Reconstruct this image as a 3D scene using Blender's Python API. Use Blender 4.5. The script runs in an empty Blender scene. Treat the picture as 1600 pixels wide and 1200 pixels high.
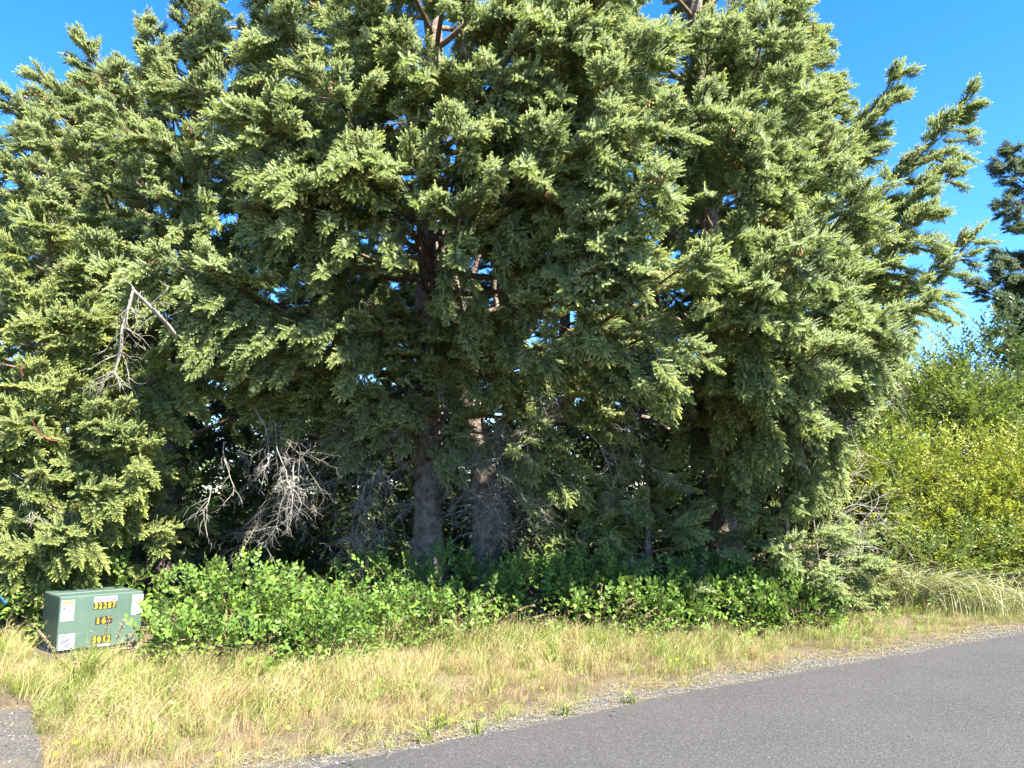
import bpy, math, random
import numpy as np
from mathutils import Vector, Matrix, Quaternion

random.seed(11)
RNG = np.random.default_rng(11)
SC = bpy.context.scene
COL = SC.collection
R = math.radians

# ------------------------------------------------------------------ camera, sky, sun, exposure
PITCH = math.atan(177 / 1200)
CAMH = 1.6
cd = bpy.data.cameras.new('camera')
cd.sensor_width = 36.0
cd.lens = 27.0
cd.clip_start = 0.05
cd.clip_end = 2000
cam = bpy.data.objects.new('camera', cd)
cam.location = (0, 0, CAMH)
cam.rotation_euler = (math.pi / 2 + PITCH, 0, 0)
COL.objects.link(cam)
SC.camera = cam

SUNV = Vector((0.56, -0.60, 0.97)).normalized()
SUN_EL = math.asin(SUNV.z)
SUN_AZ = math.atan2(SUNV.x, SUNV.y)
world = bpy.data.worlds.new('World')
SC.world = world
world.use_nodes = True
wn = world.node_tree
wn.nodes.clear()
sky = wn.nodes.new('ShaderNodeTexSky')
sky.sky_type = 'NISHITA'
sky.sun_disc = False
sky.sun_elevation = SUN_EL
sky.sun_rotation = SUN_AZ
sky.altitude = 0
sky.air_density = 1.0
sky.dust_density = 0.2
sky.ozone_density = 5.0
bg = wn.nodes.new('ShaderNodeBackground')
bg.inputs['Strength'].default_value = 0.080
wo = wn.nodes.new('ShaderNodeOutputWorld')
hs = wn.nodes.new('ShaderNodeHueSaturation')
hs.inputs['Saturation'].default_value = 1.3
hs.inputs['Hue'].default_value = 0.508
wn.links.new(sky.outputs[0], hs.inputs['Color'])
wn.links.new(hs.outputs[0], bg.inputs['Color'])
wn.links.new(bg.outputs[0], wo.inputs['Surface'])

sd = bpy.data.lights.new('sun', 'SUN')
sd.energy = 5.0
sd.angle = R(0.53)
sd.color = (1.0, 0.955, 0.88)
sun = bpy.data.objects.new('sun', sd)
sun.rotation_euler = SUNV.to_track_quat('Z', 'Y').to_euler()
sun.location = (12, -8, 20)
COL.objects.link(sun)

SC.view_settings.view_transform = 'Standard'
SC.view_settings.look = 'None'
SC.view_settings.gamma = 1.0
SC.view_settings.use_curve_mapping = False
SC.view_settings.exposure = 2.62
cy = SC.cycles
cy.max_bounces = 6
cy.diffuse_bounces = 3
cy.glossy_bounces = 2
cy.transmission_bounces = 4
cy.transparent_max_bounces = 4
cy.caustics_reflective = False
cy.caustics_refractive = False

# ------------------------------------------------------------------ picture <-> world
CT, ST = math.cos(PITCH), math.sin(PITCH)


def at(px, py, Y):
    """point at world depth Y seen at photograph pixel px, py"""
    cx, cyy = (px - 800) / 1200, (600 - py) / 1200
    d = (cx, CT - ST * cyy, ST + CT * cyy)
    s = Y / d[1]
    return np.array((d[0] * s, Y, CAMH + d[2] * s))


def ground(px, py, z=0.0):
    cx, cyy = (px - 800) / 1200, (600 - py) / 1200
    d = (cx, CT - ST * cyy, ST + CT * cyy)
    s = (z - CAMH) / d[2]
    return np.array((d[0] * s, d[1] * s, z))


def proj(P):
    P = np.asarray(P, float)
    x, y, z = P[..., 0], P[..., 1], P[..., 2] - CAMH
    f = y * CT + z * ST
    u = -y * ST + z * CT
    f = np.where(f < 0.05, 0.05, f)
    return 800 + 1200 * x / f, 600 - 1200 * u / f


# ------------------------------------------------------------------ mesh helpers
def tri_mesh(name, V, F, mat, attrs=None):
    V = np.asarray(V, np.float32).reshape(-1, 3)
    F = np.asarray(F, np.int32)
    k = F.shape[1]
    me = bpy.data.meshes.new(name)
    me.vertices.add(len(V))
    me.vertices.foreach_set('co', V.ravel())
    me.loops.add(F.size)
    me.loops.foreach_set('vertex_index', F.ravel())
    me.polygons.add(len(F))
    me.polygons.foreach_set('loop_start', np.arange(0, F.size, k, dtype=np.int32))
    for m in (mat if isinstance(mat, (list, tuple)) else [mat]):
        me.materials.append(m)
    if attrs:
        for an, av in attrs.items():
            a = me.attributes.new(an, 'FLOAT', 'POINT')
            a.data.foreach_set('value', np.asarray(av, np.float32))
    me.update(calc_edges=True)
    return me


def link(name, me, parent=None, loc=None, rot=None):
    o = bpy.data.objects.new(name, me)
    COL.objects.link(o)
    if loc is not None:
        o.location = loc
    if rot is not None:
        o.rotation_euler = rot
    if parent is not None:
        o.parent = parent
    return o


def tag(o, label=None, cat=None, group=None, kind=None):
    if label:
        o['label'] = label
    if cat:
        o['category'] = cat
    if group:
        o['group'] = group
    if kind:
        o['kind'] = kind
    return o


def empty(name, label, cat, loc=(0, 0, 0), group=None):
    o = bpy.data.objects.new(name, None)
    o.empty_display_size = 0.2
    o.location = loc
    COL.objects.link(o)
    return tag(o, label, cat, group)


class Tubes:
    """collects tapered tubes into one quad mesh"""

    def __init__(self):
        self.V, self.F, self.n = [], [], 0

    def add(self, P, rad, sides=5, knob=0.0):
        P = np.asarray(P, float)
        n = len(P)
        rad = np.broadcast_to(np.asarray(rad, float), (n,))
        T = np.gradient(P, axis=0)
        T /= np.linalg.norm(T, axis=1)[:, None] + 1e-9
        ref = np.array((0, 0, 1.0)) if abs(T[0, 2]) < 0.9 else np.array((1.0, 0, 0))
        A = np.cross(T, ref)
        A /= np.linalg.norm(A, axis=1)[:, None] + 1e-9
        B = np.cross(T, A)
        an = np.linspace(0, 2 * math.pi, sides, endpoint=False)
        rr = rad[:, None]
        if knob:
            rr = rr * (1 + knob * RNG.normal(size=(n, sides)))
        else:
            rr = np.repeat(rr, sides, 1)
        ring = P[:, None] + (A[:, None] * np.cos(an)[None, :, None] + B[:, None] * np.sin(an)[None, :, None]) * rr[..., None]
        self.V.append(ring.reshape(-1, 3))
        i = np.arange(n - 1)[:, None] * sides
        j = np.arange(sides)[None]
        j2 = (j + 1) % sides
        f = np.stack((i + j, i + j2, i + sides + j2, i + sides + j), -1).reshape(-1, 4) + self.n
        self.F.append(f)
        self.n += n * sides

    def mesh(self, name, mat, smooth=True):
        me = tri_mesh(name, np.concatenate(self.V), np.concatenate(self.F), mat)
        if smooth:
            me.polygons.foreach_set('use_smooth', np.ones(len(me.polygons), bool))
        return me


def quats_from_axes(X, Zh):
    """quaternions (w,x,y,z) turning local +X to X with local +Z near Zh"""
    X = X / (np.linalg.norm(X, axis=1)[:, None] + 1e-9)
    Y = np.cross(Zh, X)
    ln = np.linalg.norm(Y, axis=1)
    bad = ln < 1e-3
    Y[bad] = np.cross(np.array((0.3, 0.9, 0.1)), X[bad])
    Y /= np.linalg.norm(Y, axis=1)[:, None] + 1e-9
    Z = np.cross(X, Y)
    M = np.stack((X, Y, Z), -1)
    out = np.empty((len(X), 4))
    for i in range(len(X)):
        q = Matrix(M[i].tolist()).to_quaternion()
        out[i] = (q.w, q.x, q.y, q.z)
    return out


def scatter_object(name, protos, P, Q, S, I, parent=None):
    """one object: points with rotation, scale and kind, foliage instanced on them by geometry nodes"""
    P = np.asarray(P, np.float32).reshape(-1, 3)
    me = bpy.data.meshes.new(name)
    me.vertices.add(len(P))
    me.vertices.foreach_set('co', P.ravel())
    a = me.attributes.new('rot', 'QUATERNION', 'POINT')
    a.data.foreach_set('value', np.asarray(Q, np.float32).ravel())
    a = me.attributes.new('scl', 'FLOAT', 'POINT')
    a.data.foreach_set('value', np.asarray(S, np.float32))
    a = me.attributes.new('idx', 'INT', 'POINT')
    a.data.foreach_set('value', np.asarray(I, np.int32))
    me.update()
    for p in protos:
        m = p.data.materials[0]
        if m.name not in me.materials:
            me.materials.append(m)
    o = link(name, me, parent)
    md = o.modifiers.new('scatter', 'NODES')
    md.node_group = scatter_group(protos)
    tag(o, kind='stuff')
    return o


_groups = {}


def scatter_group(protos):
    key = tuple(p.name for p in protos)
    if key in _groups:
        return _groups[key]
    g = bpy.data.node_groups.new('scatter', 'GeometryNodeTree')
    g.interface.new_socket('Geometry', in_out='INPUT', socket_type='NodeSocketGeometry')
    g.interface.new_socket('Geometry', in_out='OUTPUT', socket_type='NodeSocketGeometry')
    N, L = g.nodes, g.links
    gi, go, jn = N.new('NodeGroupInput'), N.new('NodeGroupOutput'), N.new('GeometryNodeJoinGeometry')

    def named(n, t):
        a = N.new('GeometryNodeInputNamedAttribute')
        a.data_type = t
        a.inputs['Name'].default_value = n
        return a.outputs['Attribute']
    rot, scl, idx = named('rot', 'QUATERNION'), named('scl', 'FLOAT'), named('idx', 'INT')
    for k, p in enumerate(protos):
        oi = N.new('GeometryNodeObjectInfo')
        oi.inputs['Object'].default_value = p
        oi.inputs['As Instance'].default_value = False
        cmp_ = N.new('FunctionNodeCompare')
        cmp_.data_type = 'INT'
        cmp_.operation = 'EQUAL'
        ins = [s for s in cmp_.inputs if s.type == 'INT']
        L.new(idx, ins[0])
        ins[1].default_value = k
        ip = N.new('GeometryNodeInstanceOnPoints')
        L.new(gi.outputs[0], ip.inputs['Points'])
        L.new(cmp_.outputs[0], ip.inputs['Selection'])
        L.new(oi.outputs['Geometry'], ip.inputs['Instance'])
        L.new(rot, ip.inputs['Rotation'])
        L.new(scl, ip.inputs['Scale'])
        L.new(ip.outputs[0], jn.inputs[0])
    L.new(jn.outputs[0], go.inputs[0])
    _groups[key] = g
    return g


def proto(name, me):
    return bpy.data.objects.new(name, me)


# ------------------------------------------------------------------ materials
def new_mat(name):
    m = bpy.data.materials.new(name)
    m.use_nodes = True
    nt = m.node_tree
    nt.nodes.clear()
    out = nt.nodes.new('ShaderNodeOutputMaterial')
    return m, nt, out


def node(nt, t, **kw):
    n = nt.nodes.new(t)
    for k, v in kw.items():
        if k.startswith('_'):
            n.inputs[k[1:].replace('_', ' ')].default_value = v
        else:
            setattr(n, k, v)
    return n


def rgba(c):
    return (c[0], c[1], c[2], 1.0)


def mixc(nt, a, b, fac, blend='MIX'):
    m = nt.nodes.new('ShaderNodeMix')
    m.data_type = 'RGBA'
    m.blend_type = blend
    for s, v in ((m.inputs[0], fac), (m.inputs[6], a), (m.inputs[7], b)):
        if isinstance(v, bpy.types.NodeSocket):
            nt.links.new(v, s)
        elif isinstance(v, (int, float)):
            s.default_value = v
        else:
            s.default_value = rgba(v)
    return m.outputs[2]


def noise(nt, scale, detail=2.0, coord='pos', lo=0.35, hi=0.65, rough=0.5):
    if coord == 'pos':
        c = nt.nodes.new('ShaderNodeNewGeometry').outputs['Position']
    else:
        c = nt.nodes.new('ShaderNodeTexCoord').outputs[coord]
    n = nt.nodes.new('ShaderNodeTexNoise')
    n.inputs['Scale'].default_value = scale
    n.inputs['Detail'].default_value = detail
    n.inputs['Roughness'].default_value = rough
    nt.links.new(c, n.inputs['Vector'])
    r = nt.nodes.new('ShaderNodeMapRange')
    r.inputs[1].default_value = lo
    r.inputs[2].default_value = hi
    nt.links.new(n.outputs[0], r.inputs[0])
    return r.outputs[0]


def bump(nt, h, strength, dist=0.02):
    b = nt.nodes.new('ShaderNodeBump')
    b.inputs['Strength'].default_value = strength
    b.inputs['Distance'].default_value = dist
    nt.links.new(h, b.inputs['Height'])
    return b.outputs[0]


def attr(nt, name):
    a = nt.nodes.new('ShaderNodeAttribute')
    a.attribute_name = name
    return a.outputs['Fac']


def leaf_mat(name, c1, c2, tip=None, back=None, trans=0.3, rough=0.45, spec=0.35, patch=0.8, tint=(1.25, 1.2, 0.5)):
    """thin leaf: two base colours mixed by plant, by patch and by leaf; optional colour of young tips and of the leaf's back"""
    m, nt, out = new_mat(name)
    oi = nt.nodes.new('ShaderNodeObjectInfo').outputs['Random']
    c = mixc(nt, c1, c2, noise(nt, patch, 2.0))
    hi = tuple(min(1, v * 1.3) for v in c2)
    lo = tuple(v * 0.72 for v in c1)
    c = mixc(nt, c, mixc(nt, lo, hi, oi), 0.4)
    c = mixc(nt, c, mixc(nt, lo, hi, attr(nt, 'rnd')), 0.35)
    if tip:
        c = mixc(nt, c, tip, attr(nt, 'tip'))
    if back:
        bf = nt.nodes.new('ShaderNodeNewGeometry').outputs['Backfacing']
        mu = node(nt, 'ShaderNodeMath', operation='MULTIPLY')
        mu.inputs[1].default_value = 0.55
        nt.links.new(bf, mu.inputs[0])
        c = mixc(nt, c, back, mu.outputs[0])
    p = node(nt, 'ShaderNodeBsdfPrincipled', _Roughness=rough)
    p.inputs['Specular IOR Level'].default_value = spec
    nt.links.new(c, p.inputs['Base Color'])
    t = nt.nodes.new('ShaderNodeBsdfTranslucent')
    nt.links.new(mixc(nt, c, tint, 1.0, 'MULTIPLY'), t.inputs['Color'])
    mx = nt.nodes.new('ShaderNodeMixShader')
    mx.inputs[0].default_value = trans
    nt.links.new(p.outputs[0], mx.inputs[1])
    nt.links.new(t.outputs[0], mx.inputs[2])
    nt.links.new(mx.outputs[0], out.inputs['Surface'])
    return m


def solid_mat(name, c1, c2, scale=8, rough=0.8, spec=0.2, bmp=0.0, bscale=40, coord='pos', c3=None, s3=60, f3=0.5, detail=4):
    m, nt, out = new_mat(name)
    c = mixc(nt, c1, c2, noise(nt, scale, detail, coord))
    if c3:
        k = noise(nt, s3, 3.0, coord, 0.55, 0.7)
        mu = node(nt, 'ShaderNodeMath', operation='MULTIPLY')
        mu.inputs[1].default_value = f3
        nt.links.new(k, mu.inputs[0])
        c = mixc(nt, c, c3, mu.outputs[0])
    p = node(nt, 'ShaderNodeBsdfPrincipled', _Roughness=rough)
    p.inputs['Specular IOR Level'].default_value = spec
    nt.links.new(c, p.inputs['Base Color'])
    if bmp:
        nt.links.new(bump(nt, noise(nt, bscale, 5.0, coord, 0.2, 0.8), bmp), p.inputs['Normal'])
    nt.links.new(p.outputs[0], out.inputs['Surface'])
    return m


M = {}
M['needle'] = leaf_mat('spruce_needles', (0.084, 0.142, 0.054), (0.208, 0.268, 0.090), tip=(0.60, 0.64, 0.225),
                       back=(0.23, 0.28, 0.165), trans=0.28, rough=0.5, spec=0.3, tint=(1.14, 1.15, 0.62))
M['needle_y'] = leaf_mat('young_spruce_needles', (0.10, 0.158, 0.042), (0.205, 0.255, 0.066), tip=(0.55, 0.58, 0.16),
                         back=(0.20, 0.24, 0.12), trans=0.26, rough=0.5, spec=0.3, tint=(1.15, 1.15, 0.6))
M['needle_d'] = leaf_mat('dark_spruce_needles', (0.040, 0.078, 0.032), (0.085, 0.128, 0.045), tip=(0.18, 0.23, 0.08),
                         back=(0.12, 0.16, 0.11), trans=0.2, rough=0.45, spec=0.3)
M['bark'] = solid_mat('spruce_bark', (0.085, 0.062, 0.048), (0.235, 0.182, 0.145), 9, 0.9, 0.1, 1.0, 22, c3=(0.32, 0.285, 0.24), s3=13, f3=0.5, detail=6)
M['twig'] = solid_mat('spruce_twig_bark', (0.10, 0.068, 0.042), (0.17, 0.12, 0.08), 20, 0.9, 0.15)
M['dead'] = solid_mat('weathered_dead_wood', (0.14, 0.123, 0.102), (0.28, 0.257, 0.22), 9, 0.9, 0.15)
M['lichen'] = solid_mat('pale_lichen', (0.11, 0.104, 0.08), (0.25, 0.235, 0.18), 30, 0.95, 0.1, 0.8, 60)
M['cone'] = solid_mat('spruce_cone', (0.22, 0.12, 0.055), (0.36, 0.21, 0.10), 30, 0.75, 0.25)
M['salal'] = leaf_mat('salal_leaf', (0.048, 0.118, 0.017), (0.100, 0.180, 0.024), tip=(0.21, 0.27, 0.032),
                      back=(0.10, 0.165, 0.05), trans=0.27, rough=0.5, spec=0.25, patch=2.0)
M['salal_stem'] = solid_mat('salal_stem', (0.12, 0.08, 0.05), (0.20, 0.13, 0.07), 20)
M['willow'] = leaf_mat('yellow_green_leaf', (0.125, 0.20, 0.020), (0.265, 0.29, 0.024), tip=(0.37, 0.37, 0.035),
                       back=(0.19, 0.23, 0.06), trans=0.35, rough=0.5, spec=0.25)
M['shrub'] = leaf_mat('mid_green_leaf', (0.070, 0.125, 0.020), (0.135, 0.19, 0.028), tip=(0.2, 0.25, 0.04),
                      back=(0.14, 0.2, 0.07), trans=0.3, rough=0.42, spec=0.4)
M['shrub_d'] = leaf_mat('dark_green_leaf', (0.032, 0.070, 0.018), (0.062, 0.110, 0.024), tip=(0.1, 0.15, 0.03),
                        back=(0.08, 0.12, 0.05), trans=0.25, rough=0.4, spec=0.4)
M['dry'] = leaf_mat('dry_grass', (0.19, 0.122, 0.050), (0.30, 0.222, 0.095), tip=(0.36, 0.27, 0.125), trans=0.25, rough=0.6, spec=0.15, patch=2.2, tint=(1.1, 1.0, 0.8))
M['straw'] = leaf_mat('straw_grass', (0.20, 0.17, 0.058), (0.30, 0.26, 0.092), tip=(0.35, 0.31, 0.155), trans=0.25, rough=0.6, spec=0.15, patch=2.2, tint=(1.1, 1.0, 0.8))
M['green'] = leaf_mat('green_grass', (0.080, 0.140, 0.022), (0.17, 0.215, 0.038), tip=(0.25, 0.255, 0.070), trans=0.3, rough=0.5, spec=0.25, patch=2.2)
M['dune'] = leaf_mat('dune_grass', (0.19, 0.235, 0.11), (0.35, 0.35, 0.185), tip=(0.42, 0.385, 0.25), trans=0.25, rough=0.5, spec=0.25, patch=2.0)
M['forb'] = leaf_mat('verge_weed_leaf', (0.09, 0.18, 0.02), (0.17, 0.26, 0.03), tip=(0.26, 0.32, 0.05), trans=0.3, rough=0.45, spec=0.35)
M['seed'] = leaf_mat('grass_seed_head', (0.26, 0.185, 0.10), (0.40, 0.31, 0.19), trans=0.2, rough=0.7, spec=0.1)
M['petal'] = leaf_mat('yellow_petal', (0.62, 0.48, 0.008), (0.70, 0.56, 0.015), trans=0.2, rough=0.5)
M['redleaf'] = leaf_mat('red_leaf', (0.20, 0.025, 0.012), (0.30, 0.06, 0.02), trans=0.25)

# ------------------------------------------------------------------ the ground
# road edge through three points of the photograph, carried on straight
RE = [ground(540, 1196), ground(1066, 1087), ground(1600, 991)]
d0 = RE[1] - RE[0]
d1 = RE[2] - RE[1]
EDGE = [RE[0] - d0 * 6] + RE + [RE[2] + d1 * 9]
EDGE = np.array(EDGE)


def edge_y(x):
    return np.interp(x, EDGE[:, 0], EDGE[:, 1])


ROADN = np.array((-(RE[2] - RE[0])[1], (RE[2] - RE[0])[0], 0))
ROADN /= np.linalg.norm(ROADN)           # points away from the road


def off_road(P):
    """metres past the road edge"""
    P = np.asarray(P, float)
    return (P[..., 1] - edge_y(P[..., 0])) * ROADN[1]


def ground_mat(name, build):
    m, nt, out = new_mat(name)
    p = node(nt, 'ShaderNodeBsdfPrincipled', _Roughness=0.92)
    p.inputs['Specular IOR Level'].default_value = 0.2
    build(nt, p)
    nt.links.new(p.outputs[0], out.inputs['Surface'])
    return m


def b_soil(nt, p):
    c = mixc(nt, (0.075, 0.055, 0.032), (0.14, 0.108, 0.056), noise(nt, 1.3, 4))
    c = mixc(nt, c, (0.18, 0.14, 0.072), noise(nt, 45, 3, lo=0.5, hi=0.7))
    c = mixc(nt, c, (0.07, 0.055, 0.04), noise(nt, 90, 3, lo=0.55, hi=0.75))
    nt.links.new(c, p.inputs['Base Color'])
    nt.links.new(bump(nt, noise(nt, 60, 5, lo=0.2, hi=0.8), 0.8, 0.03), p.inputs['Normal'])


def b_gravel(nt, p):
    c = mixc(nt, (0.062, 0.057, 0.052), (0.14, 0.128, 0.11), noise(nt, 70, 3))
    c = mixc(nt, c, (0.15, 0.12, 0.075), noise(nt, 3.2, 5, lo=0.45, hi=0.75))
    c = mixc(nt, c, (0.05, 0.047, 0.045), noise(nt, 130, 2, lo=0.58, hi=0.7))
    nt.links.new(c, p.inputs['Base Color'])
    nt.links.new(bump(nt, noise(nt, 90, 4, lo=0.2, hi=0.8), 1.0, 0.02), p.inputs['Normal'])


def b_asphalt(nt, p):
    c = mixc(nt, (0.041, 0.039, 0.037), (0.053, 0.050, 0.047), noise(nt, 0.9, 6, lo=.3, hi=.7))
    g = nt.nodes.new('ShaderNodeNewGeometry').outputs['Position']
    v = nt.nodes.new('ShaderNodeTexVoronoi')
    v.inputs['Scale'].default_value = 85
    nt.links.new(g, v.inputs['Vector'])
    sep = nt.nodes.new('ShaderNodeSeparateColor')
    nt.links.new(v.outputs['Color'], sep.inputs[0])
    r = node(nt, 'ShaderNodeMapRange')
    r.inputs[1].default_value = 0.5
    r.inputs[2].default_value = 1.2
    nt.links.new(sep.outputs[0], r.inputs[0])
    c = mixc(nt, c, (0.070, 0.066, 0.062), r.outputs[0])
    r2 = node(nt, 'ShaderNodeMapRange')
    r2.inputs[1].default_value = 0.75
    r2.inputs[2].default_value = 0.95
    nt.links.new(sep.outputs[1], r2.inputs[0])
    c = mixc(nt, c, (0.034, 0.032, 0.031), r2.outputs[0])
    r3 = node(nt, 'ShaderNodeMapRange')
    r3.inputs[1].default_value = 0.975
    r3.inputs[2].default_value = 0.985
    nt.links.new(sep.outputs[2], r3.inputs[0])
    c = mixc(nt, c, (0.082, 0.078, 0.074), r3.outputs[0])
    nt.links.new(c, p.inputs['Base Color'])
    p.inputs['Roughness'].default_value = 0.8
    nt.links.new(bump(nt, v.outputs['Distance'], 0.7, 0.006), p.inputs['Normal'])


M['soil'] = ground_mat('dry_soil_and_thatch', b_soil)
M['gravel'] = ground_mat('gravel_ground', b_gravel)
M['asphalt'] = ground_mat('asphalt', b_asphalt)

# terrain: one sheet to the horizon, with low swells where the plants stand
gx = np.concatenate(([-900, -300, -100, -40], np.linspace(-16, 24, 81), [60, 120, 300, 900]))
gy = np.concatenate(([-900, -300, -60, -15], np.linspace(-6, 34, 81), [60, 120, 300, 900]))
GX, GY = np.meshgrid(gx, gy)


def terrain_z(x, y):
    P = np.stack((x, y, np.zeros_like(x)), -1)
    o = np.clip(off_road(P) - 0.9, 0, 30)
    w = np.clip(o / 2.0, 0, 1)
    z = w * (0.035 * np.sin(x * 1.7 + 0.3 * y) + 0.03 * np.sin(y * 2.3 + x * .7))
    # a slight dune rise on the right, where the tall grass is
    z = z + 0.55 * np.exp(-(((x - 8.5) / 2.6) ** 2 + ((y - 14.0) / 2.2) ** 2)) * w
    return z


GZ = terrain_z(GX, GY)
nx, ny = len(gx), len(gy)
ii = (np.arange(ny - 1)[:, None] * nx + np.arange(nx - 1)[None]).ravel()
TF = np.stack((ii, ii + 1, ii + nx + 1, ii + nx), -1)
tm = tri_mesh('ground', np.stack((GX, GY, GZ), -1).reshape(-1, 3), TF, M['soil'])
tm.polygons.foreach_set('use_smooth', np.ones(len(TF), bool))
tag(link('ground', tm), 'dry soil and thatch under the roadside plants', kind='structure')


def strip(name, inner, outer, z, mat, label):
    n = len(inner)
    V = np.concatenate((inner, outer)).astype(float)
    V[:, 2] = z
    F = np.array([(i, i + 1, n + i + 1, n + i) for i in range(n - 1)])
    me = tri_mesh(name, V, F, mat)
    return tag(link(name, me), label, kind='structure')


# resample the edge finely with small irregularities
xs = np.concatenate((np.arange(EDGE[0, 0], -7, 1.0), np.arange(-7, 14, 0.09), np.arange(14, EDGE[-1, 0], 1.0)))
fine = np.stack((xs, edge_y(xs), np.zeros_like(xs)), -1)
jit = np.zeros(len(xs))
for k in range(3):
    jit += np.interp(xs, np.arange(-60, 90, 0.25 * 2 ** k), RNG.normal(0, 0.007 * 1.5 ** k, len(np.arange(-60, 90, 0.25 * 2 ** k))))
edge_in = fine + ROADN * jit[:, None]
wid = 0.30 + np.interp(xs, np.arange(-60, 90, 0.5), RNG.normal(0, 0.12, 300)) - 0.16 * np.clip((xs - 1.0) / 4, 0, 1) + 0.25 * np.clip((-1 - xs) / 2, 0, 1)
strip('gravel_shoulder', fine - ROADN * 0.3, fine + ROADN * wid[:, None], 0.004, M['gravel'], 'strip of gravel and dry litter between grass and asphalt')
strip('road', edge_in, fine - ROADN * 7.0, 0.012, M['asphalt'], 'grey asphalt road running up to the right')
# gravel drive in the bottom left corner
dv = [ground(-420, 1230), ground(75, 1230), ground(62, 1160), ground(45, 1105), ground(-10, 1070), ground(-130, 1050), ground(-420, 1040)]
dm = bpy.data.meshes.new('gravel_drive')
dvv = [(p[0], p[1], 0.008) for p in dv]
dm.from_pydata(dvv, [], [list(range(len(dvv)))])
dm.materials.append(M['gravel'])
tag(link('gravel_drive', dm), 'grey gravel patch at the lower left corner', kind='structure')
DRIVE = np.array([(p[0], p[1]) for p in dv])


def inside(poly, x, y):
    x, y = np.asarray(x), np.asarray(y)
    c = np.zeros(x.shape, bool)
    j = len(poly) - 1
    for i in range(len(poly)):
        xi, yi = poly[i]
        xj, yj = poly[j]
        c ^= ((yi > y) != (yj > y)) & (x < (xj - xi) * (y - yi) / (yj - yi + 1e-12) + xi)
        j = i
    return c


# ------------------------------------------------------------------ spruce foliage
def unit(v):
    v = np.asarray(v, float)
    return v / (np.linalg.norm(v) + 1e-9)


class Needles:
    def __init__(self):
        self.V, self.tip, self.rnd = [], [], []

    def shoot(self, p, d, L, n=30, nl=0.024, w=0.0068, tipv=0.6, r=RNG):
        d = unit(d)
        t = (np.arange(n) + r.random(n)) / n
        a = unit(np.cross(d, (0.2, 0.3, 0.9)))
        b = np.cross(d, a)
        ph = np.arange(n) * 2.399 + r.random()
        rad = a * np.cos(ph)[:, None] + b * np.sin(ph)[:, None]
        tan = -a * np.sin(ph)[:, None] + b * np.cos(ph)[:, None]
        al = np.radians(60 - 24 * t ** 2 + r.normal(0, 8, n))
        nd = d * np.cos(al)[:, None] + rad * np.sin(al)[:, None]
        base = np.asarray(p) + d * (t * L)[:, None]
        ln = nl * (0.75 + 0.35 * np.sin(np.pi * np.clip(t + .15, 0, 1))) * (0.9 + .2 * r.random(n))
        tw = tan + 0.5 * r.normal(size=(n, 1)) * rad
        v = np.stack((base - tw * w, base + tw * w, base + nd * ln[:, None]), 1)
        self.V.append(v.reshape(-1, 3))
        tv = np.repeat(np.clip(tipv * (0.35 + 0.65 * t), 0, 1), 3)
        self.tip.append(tv)
        self.rnd.append(np.full(3 * n, r.random()))

    def quad_twig(self, p, q, w=0.0025):
        d = unit(np.asarray(q) - p)
        s = unit(np.cross(d, (0, 0, 1.0) if abs(d[2]) < .9 else (1., 0, 0))) * w
        p, q = np.asarray(p), np.asarray(q)
        return p - s, p + s, q


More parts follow.
